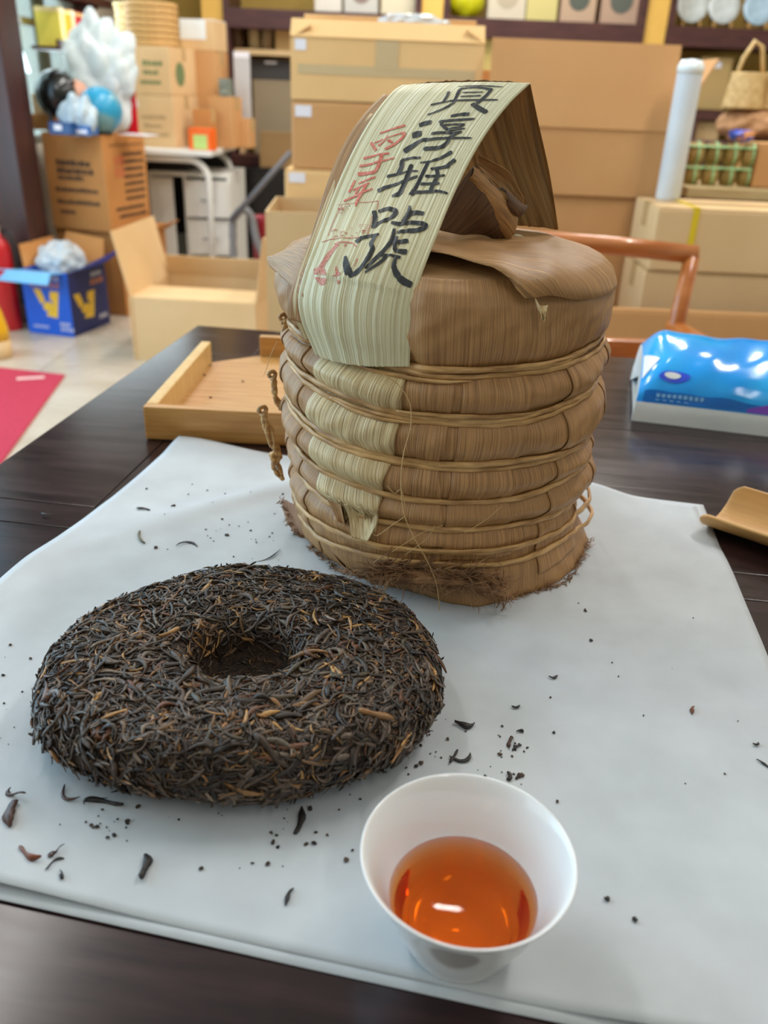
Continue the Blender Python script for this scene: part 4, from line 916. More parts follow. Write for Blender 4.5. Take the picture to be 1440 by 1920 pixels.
# --- middle stack with white stickers
l, w, h = fc(545,905,76,193,2.50); zt = l[2]+h
e = carton('top carton of the stickered stack with raised lid flaps', l, w, 0.40, h, 0, 0, opened=True, group=ST, flaps=(('front', 130, 0.055), ('back', 120, 0.09), ('left', 150, 0.06), ('right', 150, 0.06)), sticker=[(0.012, 0.042, h-0.03, h-0.004)])
MB().box(w*0.44, w*0.56, -0.0014, -0.0004, h-0.07, h).build('tape', pm('clear_tape', srgb(206,182,140), rough=0.2), e)
MB().box(0.02, w-0.02, -0.0010, -0.0003, h*0.42, h*0.58).build('tape', pm('clear_tape', srgb(206,182,140), rough=0.2), e)
z1 = l[2]
l, w, h = fc(547,903,198,326,2.50); e = carton('second carton of the stickered stack', (l[0], 2.50, z1-h-0.002), w, 0.40, h, 0, 3, group=ST, sticker=[(0.010, 0.055, h-0.04, h-0.012)]); z2 = z1-h-0.002
h3 = 0.25; e = carton('third carton of the stickered stack partly behind the open box', (-0.318, 2.49, z2-h3-0.002), 0.52, 0.40, h3, 0, 0, group=ST, sticker=[(0.012, 0.058, h3-0.034, h3-0.008)]); z3 = z2-h3-0.002
carton('lower carton of the stickered stack hidden behind the tea bundle', (-0.31, 2.49, z3-0.292), 0.51, 0.40, 0.29, 0, 3, group=ST); 
carton('bottom carton of the stickered stack on the floor', (-0.31, 2.49, FZ), 0.51, 0.40, z3-0.294-FZ, 0, 0, group=ST)
# --- open box in front of the stack, left of the bundle
p = at(497, 396, 2.12); e = carton('open empty carton just left of the bundle below the stickers', (p.x, 2.12, FZ), 0.44, 0.33, p.z-FZ, R(3), 2, opened=True, flaps=(), group=ST)
# --- open box with raised flaps on the floor
p0 = gp(255, 675, FZ); e = carton('open carton with its flaps up beside the blue drinks carton', (p0.x, p0.y, FZ), 0.52, 0.50, 0.262, R(-4), 2, opened=True, flaps=(('left', 78, 0.26), ('right', 82, 0.26), ('back', 110, 0.10)))
MB().slab([(0.004,0.002,0.262),(0.516,0.002,0.262),(0.516,0.25,0.258),(0.004,0.25,0.258)], 0.004).build('flap', kraft(2), e)
MB().box(-0.004,0.004,-0.004,0.004,0.0,0.262).build('edge_trim', kraft(2), e)
# --- right stack with the tall raised flap
l, w, h = fc(906,1245,240,366,2.45); fl_h = 0.205
e = carton('wide carton with a tall flap standing up right of the bundle', l, w, 0.42, h, 0, 3, opened=True, group=ST, flaps=(('front', 97, fl_h), ('back', 95, 0.14), ('right', 62, 0.20)))
lo = l[2]; hh2 = 0.30
carton('closed carton under the tall-flapped one', (l[0], 2.46, lo-hh2-0.002), w-0.01, 0.42, hh2, 0, 3, group=ST); lo2 = lo-hh2-0.002
carton('low carton at the bottom of the tall-flapped stack', (l[0], 2.47, FZ), w-0.04, 0.42, lo2-FZ-0.002, 0, 3, group=ST)
# --- right cartons with yellow strap
def strapped(label, loc, w, d, h, yaw, xs):
    e = carton(label, loc, w, d, h, yaw, 2, group='strapped cartons on the right')
    for x in xs:
        mb = MB(); t = 0.008; mb.box(x-t, x+t, -0.002, d+0.002, h, h+0.0016); mb.box(x-t, x+t, -0.002, -0.0004, 0, h+0.0016); mb.box(x-t, x+t, d+0.0004, d+0.002, 0, h); mb.build('yellow_strap', pm('yellow_strap', srgb(226,196,40), rough=0.35), e)
    return e
p = at(1236, 388, 2.2); q = at(1240, 508, 2.2)
e = strapped('upper carton with a yellow strap at the right', (p.x, 2.2, q.z), 0.60, 0.24, p.z-q.z, R(-1), (0.095,))
carton('lower carton beneath the yellow strapped one', (p.x-0.005, 2.205, -0.40), 0.60, 0.235, q.z+0.398, R(-1), 2, group='strapped cartons on the right')
carton('bottom carton on the floor of the strapped pile', (p.x-0.005, 2.205, FZ), 0.60, 0.235, 0.348, R(-1), 2, group='strapped cartons on the right')
# low long carton in front of them, behind the chair
p = at(1250, 584, 2.10); carton('flattened carton standing on edge behind the wooden chair', (0.16, 2.10, FZ), 1.15, 0.03, p.z-FZ, R(0), 3, tape=False, name='flattened_carton')
# --- white roll standing behind the yellow strapped carton
ztop = at(1236, 388, 2.2).z
e = empty('foam_roll', (0.728, 2.385, ztop+0.001)); tag(e, 'tall white foam roll standing on the strapped carton', 'roll')
MB().lathe([(0.001,0.0),(0.030,0.0),(0.0315,0.006),(0.0315,0.30),(0.030,0.315),(0.022,0.326),(0.001,0.328)], 24).build('roll', pm('white_foam', srgb(216,222,226), srgb(205,210,216), scale=8, rough=0.5), e, True)
MB().lathe([(0.0,0.300),(0.0325,0.300),(0.0335,0.315),(0.026,0.330),(0.0,0.333)], 24).build('plastic_cap', pm('white_wrap', srgb(236,244,246), rough=0.2), e, True)

# ---------------------------------------------------------------- chair
ch = empty('armchair', (0.275, 1.60, FZ), 0); tag(ch, 'orange wooden armchair facing the table behind the bundle', 'chair')
CWd = 0.278
zr = at(1300, 463, 1.6).z-FZ
MB().tube([(-CWd,0,zr-0.012),(-CWd*0.5,0.012,zr-0.004),(0,0.016,zr-0.002),(CWd*0.5,0.012,zr-0.006),(CWd+0.008,0,zr-0.014)], [0.017]*5, n=12, flat=0.9).build('top_rail', M_orange, ch, True)
for s in (-1, 1):
    MB().tube([(s*CWd,0,zr-0.015),(s*(CWd-0.010),-0.02,zr-0.12),(s*(CWd-0.022),-0.05,0.43),(s*(CWd-0.03),-0.02,0)], [0.015,0.016,0.017,0.013], n=10).build('back_leg', M_orange, ch, True)
    MB().tube([(s*(CWd-0.012),-0.01,zr-0.145),(s*(CWd+0.010),-0.14,zr-0.150),(s*(CWd+0.016),-0.30,zr-0.160),(s*(CWd+0.005),-0.40,zr-0.170)], [0.014,0.016,0.016,0.014], n=10, flat=1.3).build('armrest', M_orange, ch, True)
    MB().tube([(s*(CWd+0.005),-0.38,zr-0.17),(s*(CWd-0.005),-0.40,0.43),(s*(CWd-0.01),-0.40,0)], [0.014,0.016,0.012], n=10).build('front_leg', M_orange, ch, True)
zl = at(1160, 654, 1.6).z-FZ
MB().box(-CWd+0.01, CWd-0.01, -0.045, -0.02, zl-0.028, zl+0.028, b=0.004).build('lower_rail', M_orange, ch)
MB().box(-CWd+0.01, CWd-0.01, -0.41, -0.03, 0.41, 0.45, b=0.008).build('seat', M_orange, ch)

# ---------------------------------------------------------------- blue drinks carton
K = gp(140, 633, FZ)
e = empty('drinks_carton', (K.x, K.y, FZ), R(-14)); tag(e, 'bright blue open drinks carton with a yellow V emblem', 'carton')
bw, bd, bh = 0.235, 0.30, 0.285; t = 0.004      # left face runs to -x, right face runs back along y
mb = MB(); mb.box(-bw, 0, 0, t, 0, bh); mb.box(-bw, 0, bd-t, bd, 0, bh); mb.box(-bw, -bw+t, t, bd-t, 0, bh); mb.box(-bw, 0, 0, bd, 0, t); mb.build('body', M_bluefoil, e)
MB().box(-t, 0.0002, 0.0005, bd, 0, bh+0.0002).build('side_panel', M_navy, e)
MB().box(-bw+t, -t, bd-t-0.002, bd-t, 0.01, bh).build('inner_lining', kraft(0), e)
MB().slab([(-bw,0,bh),(0.0-0.02,0,bh),(-0.02,-0.085,bh+0.012),(-bw-0.05,-0.085,bh+0.012)], 0.004).build('flap', M_lblue, e)
MB().slab([(-bw,-0.085,bh+0.012),(-0.02,-0.085,bh+0.012),(-0.03,-0.10,bh-0.035),(-bw-0.05,-0.10,bh-0.035)], 0.004).build('flap', M_lblue, e)
MB().slab([(0,0.02,bh),(0,bd,bh),(0.13,bd+0.04,bh+0.10),(0.13,0.13,bh+0.05)], 0.004).build('flap', M_navy, e)
MB().slab([(-bw,0.03,bh),(-bw,bd,bh),(-bw-0.03,bd,bh+0.10),(-bw-0.05,0.08,bh+0.09)], 0.004).build('flap', kraft(1), e)
MB().slab([(-bw,bd,bh),(0,bd,bh),(-0.02,bd+0.05,bh+0.10),(-bw+0.02,bd+0.05,bh+0.12)], 0.004).build('flap', kraft(1), e)
def flatpoly(name, polys, mat, M): 
    mb = MB()
    for pl in polys: mb.prism(pl, 0, 0.0012, M)
    return mb.build(name, mat, e)
MF = Matrix.Translation((-bw, -0.0002, 0)) @ Matrix.Rotation(R(90), 4, 'X')           # front face: x right, y up
MS = Matrix.Translation((0.0003, 0, 0)) @ Matrix.Rotation(R(90), 4, 'Z') @ Matrix.Rotation(R(90), 4, 'X')
def vmark(M, sx, x0, z0):
    T = lambda pts: [(x0+x*sx, z0+z) for x, z in pts]
    el = [(0.066+0.026*math.cos(a)*1.05, 0.050+0.022*math.sin(a)+0.10*(0.026*math.cos(a))) for a in [2*math.pi*k/16 for k in range(16)]]
    flatpoly('v_emblem', [T([(0.0,0.125),(0.034,0.125),(0.052,0.080),(0.040,0.058),(0.028,0.062)]), T([(0.084,0.120),(0.128,0.120),(0.106,0.0),(0.050,0.008),(0.062,0.026),(0.090,0.046),(0.094,0.068),(0.078,0.088)]), T(el)], M_gold, M)
vmark(MF, 1.0, 0.055, 0.08); vmark(MS, 1.3, 0.03, 0.06)
def glyphs(name, M, x0, z0, n, s, mat, seed):
    rg = random.Random(seed); pol = []
    for k in range(n):
        x = x0+k*s*1.12
        for r in range(3): pol.append([(x, z0+r*s*0.36), (x+s*rg.uniform(0.6, 0.95), z0+r*s*0.36), (x+s*0.9, z0+r*s*0.36+s*0.16), (x, z0+r*s*0.36+s*0.16)])
        pol.append([(x+s*0.36, z0), (x+s*0.52, z0), (x+s*0.52, z0+s*0.95), (x+s*0.36, z0+s*0.95)])
    flatpoly(name, pol, mat, M)
glyphs('orange_lettering', MF, 0.04, 0.216, 6, 0.023, M_orangeink, 1); glyphs('white_lettering', MF, 0.085, 0.248, 5, 0.020, M_sticker, 2); glyphs('small_white_print', MF, 0.03, 0.03, 6, 0.012, M_sticker, 3); glyphs('small_white_print', MF, 0.17, 0.025, 4, 0.016, M_sticker, 4); glyphs('small_white_print', MF, 0.17, 0.048, 3, 0.016, M_sticker, 5)
glyphs('orange_lettering', MS, 0.17, 0.205, 4, 0.024, M_orangeink, 6); glyphs('white_lettering', MS, 0.18, 0.240, 4, 0.020, M_sticker, 7); glyphs('small_white_print', MS, 0.215, 0.04, 3, 0.020, M_sticker, 8)
# crumpled film bag inside it
def blob(name, c, r, mat, seed, amp=0.25, sub=4, parent=None):
    bm = bmesh.new(); bmesh.ops.create_icosphere(bm, subdivisions=sub, radius=1.0); rg = random.Random(seed)
    ax = [(Vector((rg.gauss(0,1), rg.gauss(0,1), rg.gauss(0,1))).normalized()*rg.uniform(2, 7), rg.uniform(0, 6)) for _ in range(10)]
    for v in bm.verts:
        n = v.co.normalized(); f = 0
        for a, ph in ax: f += abs(math.sin(n.dot(a)+ph))*0.2-0.1
        v.co = n*(1+f*amp*2)
        v.co = Vector((v.co.x*r[0], v.co.y*r[1], v.co.z*r[2]))
    me = bpy.data.meshes.new(name); bm.to_mesh(me); bm.free(); o = link(name, me, mat, parent, False); o.location = c; return o
zb = FZ+bh
o = blob('plastic_bag', (K.x-0.08, K.y+0.17, zb+0.025), (0.088, 0.10, 0.075), plastic_film(), 3); tag(o, 'crumpled clear plastic bag stuffed in the blue drinks carton', 'bag')

# ---------------------------------------------------------------- fire extinguisher and yellow packet
fe = empty('fire_extinguisher', (at(22, 600, 3.80).x, 3.80, FZ)); tag(fe, 'red fire extinguisher behind the blue drinks carton', 'fire extinguisher')
MB().lathe([(0.0,0.0),(0.043,0.0),(0.046,0.01),(0.046,0.34),(0.042,0.375),(0.03,0.40),(0.018,0.41),(0.018,0.43),(0.0,0.43)], 24).build('cylinder', pm('red_enamel', srgb(196,30,36), rough=0.3), fe, True)
MB().lathe([(0.0,0.43),(0.016,0.43),(0.016,0.46),(0.0,0.46)], 12).build('valve', pm('valve_brass', srgb(170,160,140), rough=0.4, metal=0.6), fe)
MB().box(-0.012,0.012,-0.09,0.01,0.462,0.474).build('handle', M_black, fe); MB().tube([(0.018,0,0.44),(0.06,0,0.43),(0.068,0,0.30),(0.064,0,0.12)], 0.008, n=8).build('hose', M_black, fe, True)
yp = empty('yellow_packet', (at(-8, 635, 3.35).x, 3.35, FZ)); tag(yp, 'yellow and tan packet cut off by the left picture edge', 'packet')
MB().lathe([(0.0,0.0),(0.050,0.0),(0.056,0.02),(0.056,0.075),(0.0,0.075)], 20).build('base', kraft(2), yp, True); MB().lathe([(0.0,0.075),(0.056,0.075),(0.054,0.12),(0.040,0.19),(0.020,0.24),(0.0,0.245)], 20).build('wrapper', pm('yellow_wrapper', srgb(232,178,20), rough=0.35), yp, True)

# ---------------------------------------------------------------- red mat
a, b, c, d = gp(-90, 835, FZ), gp(122, 705, FZ), gp(20, 690, FZ), gp(-260, 690, FZ)
mb = MB(); mb.slab([(b.x,b.y,FZ+0.0003),(c.x-0.25,c.y+0.03,FZ+0.0003),(c.x-0.45,a.y-0.30,FZ+0.0003),(a.x+0.22,a.y-0.18,FZ+0.0003)], 0.006)
o = mb.build('floor_mat', pm('red_mat', srgb(196,52,76), srgb(170,38,60), scale=220, rough=0.9, bump=0.6, bscale=300)); tag(o, 'red doormat on the floor at the left', 'mat')
q = gp(58, 712, FZ); m_ = MB().box(-0.05,0.05,-0.012,0.012,0,0.0012).build('pale_lettering', pm('mat_print', srgb(236,200,190), rough=0.9), o); m_.location = (q.x, q.y, FZ+0.0065); m_.rotation_euler.z = R(20)

# ---------------------------------------------------------------- big printed carton on another carton, with clutter on top
ptop, pbot = at(190, 255, 4.1), at(198, 436, 4.1)
def printed(label, x, y, z, w, d, h, k): 
    return carton(label, (x, y, z), w, d, h, R(-18), k)
e = empty('printed_carton', (ptop.x, 4.1, pbot.z), R(-16)); tag(e, 'tall brown carton printed with dark lettering beside the pillar', 'carton')
hB = ptop.z-pbot.z; wB, dB = 0.325, 0.355
MB().box(-wB, 0, 0, dB, 0, hB, b=0.005).build('body', kraft(1), e)
MB().box(-wB+0.003, -0.003, 0.003, dB/2-0.002, hB, hB+0.003).build('flap', kraft(1), e); MB().box(-wB+0.003, -0.003, dB/2+0.002, dB-0.003, hB, hB+0.003).build('flap', kraft(1), e)
lines(e, [(-0.26,-0.08,0.285,0.028),(-0.26,-0.08,0.250,0.028),(-0.26,-0.13,0.222,0.022)], M_ink, seed=1); lines(e, [(-0.28,-0.06,0.170,0.020),(-0.28,-0.06,0.115,0.020),(-0.27,-0.20,0.07,0.018)], M_ink, seed=2)
lines(e, [(0.15,0.32,0.33-0.033*k,0.017) for k in range(7)]+[(0.06,0.30,0.09,0.017),(0.08,0.31,0.055,0.017)], M_ink, 'right', 0.0, 3); lines(e, [(0.08,0.13,0.24,0.05),(0.08,0.13,0.29,0.05)], M_redprint, 'right', 0.0, 4, 'red_print')
MB().box(0.0002,0.001,0.05,0.33,hB-0.045,hB-0.040).build('crease', M_ink, e)
e2 = empty('support_carton', (ptop.x-0.0, 4.13, FZ), R(-16)); tag(e2, 'brown carton on the floor carrying the printed carton', 'carton')
MB().box(-0.33, 0.03, 0, 0.42, 0, pbot.z-FZ-0.004, b=0.005).build('body', kraft(1), e2); 
hh_ = pbot.z-FZ
MB().slab([(0.034,0.0,hh_-0.03),(0.034,0.42,hh_-0.03),(0.10,0.44,hh_+0.015),(0.085,-0.02,hh_-0.005)], 0.004).build('flap', kraft(1), e2)
lines(e2, [(0.06,0.12,0.20,0.06)], M_redprint, 'right', 0.03, 5, 'red_print')
ZC = ptop.z+0.004      # top of the printed carton
def on(px, py, Y): q = at(px, py, Y); return Vector((q.x, Y, ZC))
# helmet
hc = at(112, 178, 4.22); hc.z = max(hc.z, ZC+0.108); he = empty('helmet', (hc.x, 4.22, ZC)); tag(he, 'black riding helmet on the printed carton', 'helmet')
bm = bmesh.new(); bmesh.ops.create_uvsphere(bm, u_segments=28, v_segments=18, radius=0.105)
bmesh.ops.delete(bm, geom=[v for v in bm.verts if v.co.x > 0.062 or v.co.z < -0.088], context='VERTS'); me = bpy.data.meshes.new('shell'); bm.to_mesh(me); bm.free()
o = link('shell', me, pm('black_gloss', srgb(12,14,14), rough=0.25, coat=0.2), he, True); solid(o, 0.006); o.location = (0, 0, hc.z-ZC); o.rotation_euler = (0, R(-14), R(38))
MB().tube([(0.062,0.084*math.cos(q),0.084*math.sin(q)) for q in [k*math.pi/8-2.2 for k in range(13)]], 0.006, n=6).build('rim', M_black, he, True)
he.children[-1].location = (0, 0, hc.z-ZC); he.children[-1].rotation_euler = (0, R(-14), R(38))
bl = blob('lining', (0.075, 0.015, hc.z-ZC-0.012), (0.048,0.066,0.074), pm('peach_padding', srgb(214,160,134), rough=0.8), 5, 0.1, 3, he)
MB().tube([(-0.03,-0.075,hc.z-ZC-0.06),(-0.02,-0.085,0.04),(0.01,-0.08,0.006)], 0.01, n=6).build('chin_strap', M_black, he, True)
# globe
gc = at(188, 208, 4.18); ge = empty('globe', (gc.x, 4.18, ZC)); tag(ge, 'small blue globe beside the black helmet', 'globe')
rG = gc.z-ZC-0.004+0.004
MB().lathe([(0.098*math.sin(math.pi*k/20)+0.0005, -0.098*math.cos(math.pi*k/20)) for k in range(21)], 32, Matrix.Translation((0,0,max(rG,0.10)))).build('sphere', pm('globe_map', srgb(42,150,190), srgb(120,170,180), scale=7, rough=0.3, lo=0.52, hi=0.6), ge, True)
MB().tube([(-0.03+0.108*math.cos(q)*0.4,-0.108*abs(math.sin(q))*0.2-0.02,max(rG,0.10)+0.108*math.cos(q+1.57)) for q in [k*math.pi/10 for k in range(11)]], 0.006, n=6).build('meridian', M_black, ge, True)
MB().lathe([(0.0,0.0),(0.014,0.0),(0.014,0.01),(0.0,0.01)], 14, Matrix.Translation((-0.02,-0.105,max(rG,0.10)+0.0)) @ Matrix.Rotation(R(90),4,'X')).build('axis_knob', M_black, ge)
MB().lathe([(0.0,0.0),(0.045,0.0),(0.045,0.006),(0.012,0.012),(0.0,0.012)], 20).build('foot', M_black, ge, True)
# crumpled grey wrap, boxes, white sheet
o = blob('plastic_wrap', (at(155,215,4.12).x, 4.06, ZC+0.075), (0.075,0.04,0.074), pm('grey_wrap', srgb(170,186,196), srgb(200,215,222), scale=20, rough=0.25), 9); tag(o, 'crumpled grey plastic wrap between helmet and globe', 'wrap')
def smallbox(name, label, px0, px1, pyt, Y, d, mat, top=None, z=None, cat='box', yaw=-14, prints=None, group=None, pyb=None):
    a, b = at(px0, pyt, Y), at(px1, pyt, Y); z0 = ZC if z is None else z
    if pyb is not None: z0 = at((px0+px1)/2, pyb, Y).z
    e = empty(name, (a.x, Y, z0), R(yaw)); tag(e, label, cat, group); w = b.x-a.x; h = at((px0+px1)/2, pyt, Y).z-z0
    MB().box(0, w, 0, d, 0, h-0.004, b=min(0.003, h*0.1)).build('body', mat, e); MB().box(0.001, w-0.001, 0.001, d-0.001, h-0.004, h, b=0.001).build('lid', top or mat, e)
    if prints: MB().box(w*prints[0], w*prints[1], -0.0012, -0.0003, h*prints[2], h*prints[3]).build('printed_panel', prints[4], e)
    return e
smallbox('blue_box', 'flat dark blue box under the black helmet on the carton', 90, 136, 229, 4.00, 0.10, pm('blue_box_card', srgb(30,74,130), rough=0.35), prints=(0.25,0.6,0.35,0.8,M_sticker))
smallbox('blue_box', 'flat blue and white box in front of the globe', 138, 168, 236, 4.02, 0.08, pm('blue_box_card2', srgb(60,110,180), rough=0.35), prints=(0.1,0.9,0.2,0.6,M_sticker))
o = MB().box(0,0.15,0,0.10,0,0.004).build('white_sheet', M_sticker); q = on(222, 246, 4.2); o.location = q; o.rotation_euler.z = R(-16); tag(o, 'white folded sheet lying on the printed carton edge', 'paper')
smallbox('small_carton', 'small upper carton squeezed behind the pillar', 58, 88, 176, 4.34, 0.12, kraft(2), z=at(70, 214, 4.34).z, yaw=-10)
smallbox('small_carton', 'small lower carton squeezed behind the pillar', 56, 92, 214, 4.34, 0.14, kraft(1), z=ZC, yaw=-10)

# ---------------------------------------------------------------- desk and what stands on it
DZ = at(395, 284, 4.53).z
dk = empty('desk', (at(396, 290, 4.53).x, 4.53, FZ)); tag(dk, 'white desk with bent tube legs carrying cartons', 'desk')
dh = DZ-FZ
MB().box(-0.85, 0, 0, 0.68, dh-0.026, dh, b=0.004).build('desk_top', M_white, dk)
def legframe(y):
    xr, xl = -0.03, -0.82; zz = dh-0.045; r_ = 0.10
    pts = [(xl,y,0.0),(xl,y,zz-r_)]+[(xl+r_*(1-math.cos(q)),y,zz-r_+r_*math.sin(q)) for q in [k*math.pi/12 for k in range(1,7)]]+[(xr-r_+r_*math.sin(q),y,zz-r_+r_*math.cos(q)) for q in [k*math.pi/12 for k in range(0,7)]]+[(xr,y,0.0)]
    MB().tube(pts, 0.017, n=10).build('leg_frame', M_white, dk, True)
legframe(0.05); legframe(0.66)
MB().box(-0.82, -0.03, 0.10, 0.12, 0.25, dh-0.03).build('modesty_panel', pm('black_panel', srgb(24,24,26), rough=0.6), dk); dk.children[-1].location = (0, 0.56, 0)
cb = empty('drawer_cabinet', (at(280, 400, 4.73).x, 4.75, FZ)); tag(cb, 'white drawer cabinet under the desk', 'cabinet')
cw = at(432, 400, 4.73).x-at(280, 400, 4.73).x; chh = at(350, 325, 4.73).z-FZ
mb = MB(); mb.box(0, cw, 0.02, 0.48, chh-0.02, chh); mb.box(0, 0.02, 0.02, 0.48, 0, chh-0.02); mb.box(cw-0.02, cw, 0.02, 0.48, 0, chh-0.02); mb.box(0.02, cw-0.02, 0.46, 0.48, 0, chh-0.02); mb.box(0.02, cw-0.02, 0.02, 0.46, 0, 0.03); mb.box(cw*0.42, cw*0.45, 0.02, 0.46, 0.03, chh-0.02); mb.build('body', M_white, cb)
MB().box(0.004, cw*0.30, 0, 0.018, 0.02, chh-0.03, b=0.002).build('door', M_white, cb)
for k in range(2):
    z0 = chh-0.03-0.20*(k+1)+0.01
    dr = MB().box(cw*0.46, cw-0.004, -0.02*(1-k), 0.018, z0, z0+0.185, b=0.002).build('drawer', M_white, cb)
    MB().tube([(cw*0.66,-0.02*(1-k)-0.001,z0+0.09),(cw*0.66,-0.045,z0+0.09),(cw*0.80,-0.045,z0+0.09),(cw*0.80,-0.02*(1-k)-0.001,z0+0.09)], 0.004, n=6).build('handle', pm('grey_metal', srgb(120,120,122), rough=0.3, metal=0.7), dr)
pr = empty('printer', (at(284, 330, 4.83).x, 4.87, FZ+chh)); tag(pr, 'black printer on the drawer cabinet', 'printer'); MB().box(0, 0.20, 0, 0.22, 0, 0.07, b=0.008).build('body', M_black, pr); MB().box(0.02, 0.18, 0.02, 0.2, 0.07, 0.085, b=0.004).build('lid', pm('dark_grey_plastic', srgb(46,46,50), rough=0.4), pr)
# cartons on the desk
DG = 'cartons stacked on the white desk'
def dcart(label, px0, px1, pyt, Y, d, z0, k=2, yaw=-10, prt=None):
    a, b = at(px0, pyt, Y), at(px1, pyt, Y); h = at((px0+px1)/2, pyt, Y).z-z0
    e = carton(label, (a.x, Y, z0), b.x-a.x, d, h, R(yaw), k, group=DG); return e, b.x-a.x, h
e, w, h = dcart('lower pale carton with brown print on the desk', 247, 328, 178, 4.68, 0.34, DZ, 2)
lines(e, [(w*0.2,w*0.8,h*0.55,0.02),(w*0.25,w*0.7,h*0.38,0.02),(w*0.3,w*0.8,h*0.22,0.02)], pm('faint_print', srgb(178,150,112), rough=0.8), seed=7); zc = DZ+h+0.001
e, w, h = dcart('upper pale carton with green print on the desk', 243, 320, 86, 4.68, 0.36, zc, 2)
lines(e, [(w*0.3,w*0.75,h*0.60,0.024),(w*0.3,w*0.7,h*0.42,0.02),(w*0.2,w*0.75,h*0.22,0.018)], M_greenprint, seed=8, name='green_print')
mb = MB(); mb.lathe([(0.0,0),(0.055,0),(0.055,0.0012),(0.0,0.0012)], 24, Matrix.Translation((w+0.0003,0.12,h*0.45)) @ Matrix.Rotation(R(90),4,'Y')); mb.build('round_green_logo', M_greenprint, e); zc2 = zc+h
e, w, h = dcart('tall brown carton behind the green printed one', 356, 404, 95, 4.97, 0.20, DZ, 3)
zt3 = DZ+h
e, w, h = dcart('small tan carton behind the orange holder', 360, 394, 205, 4.73, 0.10, DZ, 1)
e, w, h = dcart('medium plain carton right of the orange holder', 388, 436, 181, 4.85, 0.16, DZ, 3); zm = DZ+h
e, w, h = dcart('low small carton at the right end of the desk', 440, 468, 222, 4.93, 0.10, DZ, 3)
smallbox('tin_can', 'small patterned grey tin on the medium plain carton', 409, 427, 147, 4.89, 0.07, pm('patterned_tin', srgb(150,160,150), srgb(90,100,90), scale=60, rough=0.4), z=zm+0.001, cat='tin')
oh = smallbox('orange_holder', 'orange holder with a light green card on the desk', 352, 397, 240, 4.59, 0.07, pm('orange_plastic', srgb(250,110,30), rough=0.4), z=DZ+0.001, cat='holder', prints=(0.22,0.85,0.05,0.7,pm('light_green_card', srgb(196,224,130), rough=0.6)))
# round bamboo trays stacked on the green printed carton
bt = at(290, 80, 4.79); ht = (at(290, 22, 4.79).z-bt.z)/7
MBT = pm('bamboo_weave', srgb(214,174,112), srgb(188,142,80), scale=40, stretch=(1,1,6), rough=0.6)
rngs = None
for k in range(7):
    lab_ = ['lowest', 'second lowest', 'third lowest', 'middle', 'third highest', 'second highest', 'topmost'][k]+' round bamboo tray of the pile on the cartons'
    o = empty('round_bamboo_tray', (bt.x-0.01, 4.81, zc2+0.002+k*0.0275)); tag(o, lab_, 'bamboo tray', 'pile of round bamboo trays')
    if rngs is None:
        rngs = (MB().lathe([(0.120,0.0),(0.127,0.0),(0.130,0.004),(0.130,0.022),(0.127,0.026),(0.120,0.026)], 36, closed=True).build('hoop', MBT, o, True), MB().lathe([(0.0,0.004),(0.120,0.004),(0.120,0.008),(0.0,0.008)], 36).build('woven_base', MBT, o))
    else:
        for r_ in rngs: link(r_.name.split('.')[0], r_.data, None, o)
q = at(246, 60, 4.96); bsk = empty('cream_basket', (q.x, 5.00, zc2+0.002)); tag(bsk, 'tall cream woven basket left of the round tray pile', 'basket')
hb_ = at(233, 10, 5.00).z-zc2
MB().lathe([(0.0,0.0),(0.075,0.0),(0.082,0.01)]+[(0.084+0.003*math.sin(k*1.57), 0.01+(hb_-0.01)*k/24) for k in range(1, 25)]+[(0.078,hb_),(0.0,hb_-0.004)], 28).build('weave', pm('cream_weave', srgb(236,214,160), srgb(220,196,138), scale=50, rough=0.7), bsk, True)
MB().lathe([(0.076,hb_-0.012),(0.09,hb_-0.012),(0.09,hb_+0.006),(0.076,hb_+0.006)], 28, closed=True).build('rim', pm('cream_weave', srgb(236,214,160)), bsk, True)
e = smallbox('wrapped_carton', 'carton under white plastic wrap on the tall brown carton', 336, 404, 36, 4.99, 0.18, kraft(2), top=M_sticker, z=zt3+0.001, cat='carton', yaw=-10, prints=(0.0,0.75,0.35,1.0,pm('white_wrap', srgb(236,244,246), rough=0.2)))
# white plastic bag, red sheet
o = blob('white_bag', (at(185,115,4.42).x, 4.42, ZC+0.235), (0.15,0.085,0.215), pm('white_bag_film', srgb(240,246,246), srgb(226,236,236), scale=9, rough=0.3, transl=0.3, bump=0.7, bscale=14, bdist=0.02), 21, 0.3, 5); tag(o, 'large crumpled white plastic bag above the helmet and globe', 'bag')
q0 = at(212, 250, 4.40); q1 = at(250, 140, 4.40)
rs = empty('red_folder', (q0.x, 4.40, ZC)); tag(rs, 'glossy red folder standing behind the globe', 'folder')
MB().box(0, q1.x-q0.x, 0, 0.012, 0, q1.z-ZC, b=0.002).build('cover', pm('red_gloss', srgb(216,22,44), srgb(190,14,36), scale=5, rough=0.25), rs); MB().box(0.002, q1.x-q0.x-0.004, 0.012, 0.020, 0.002, q1.z-ZC-0.004).build('pages', M_sticker, rs)
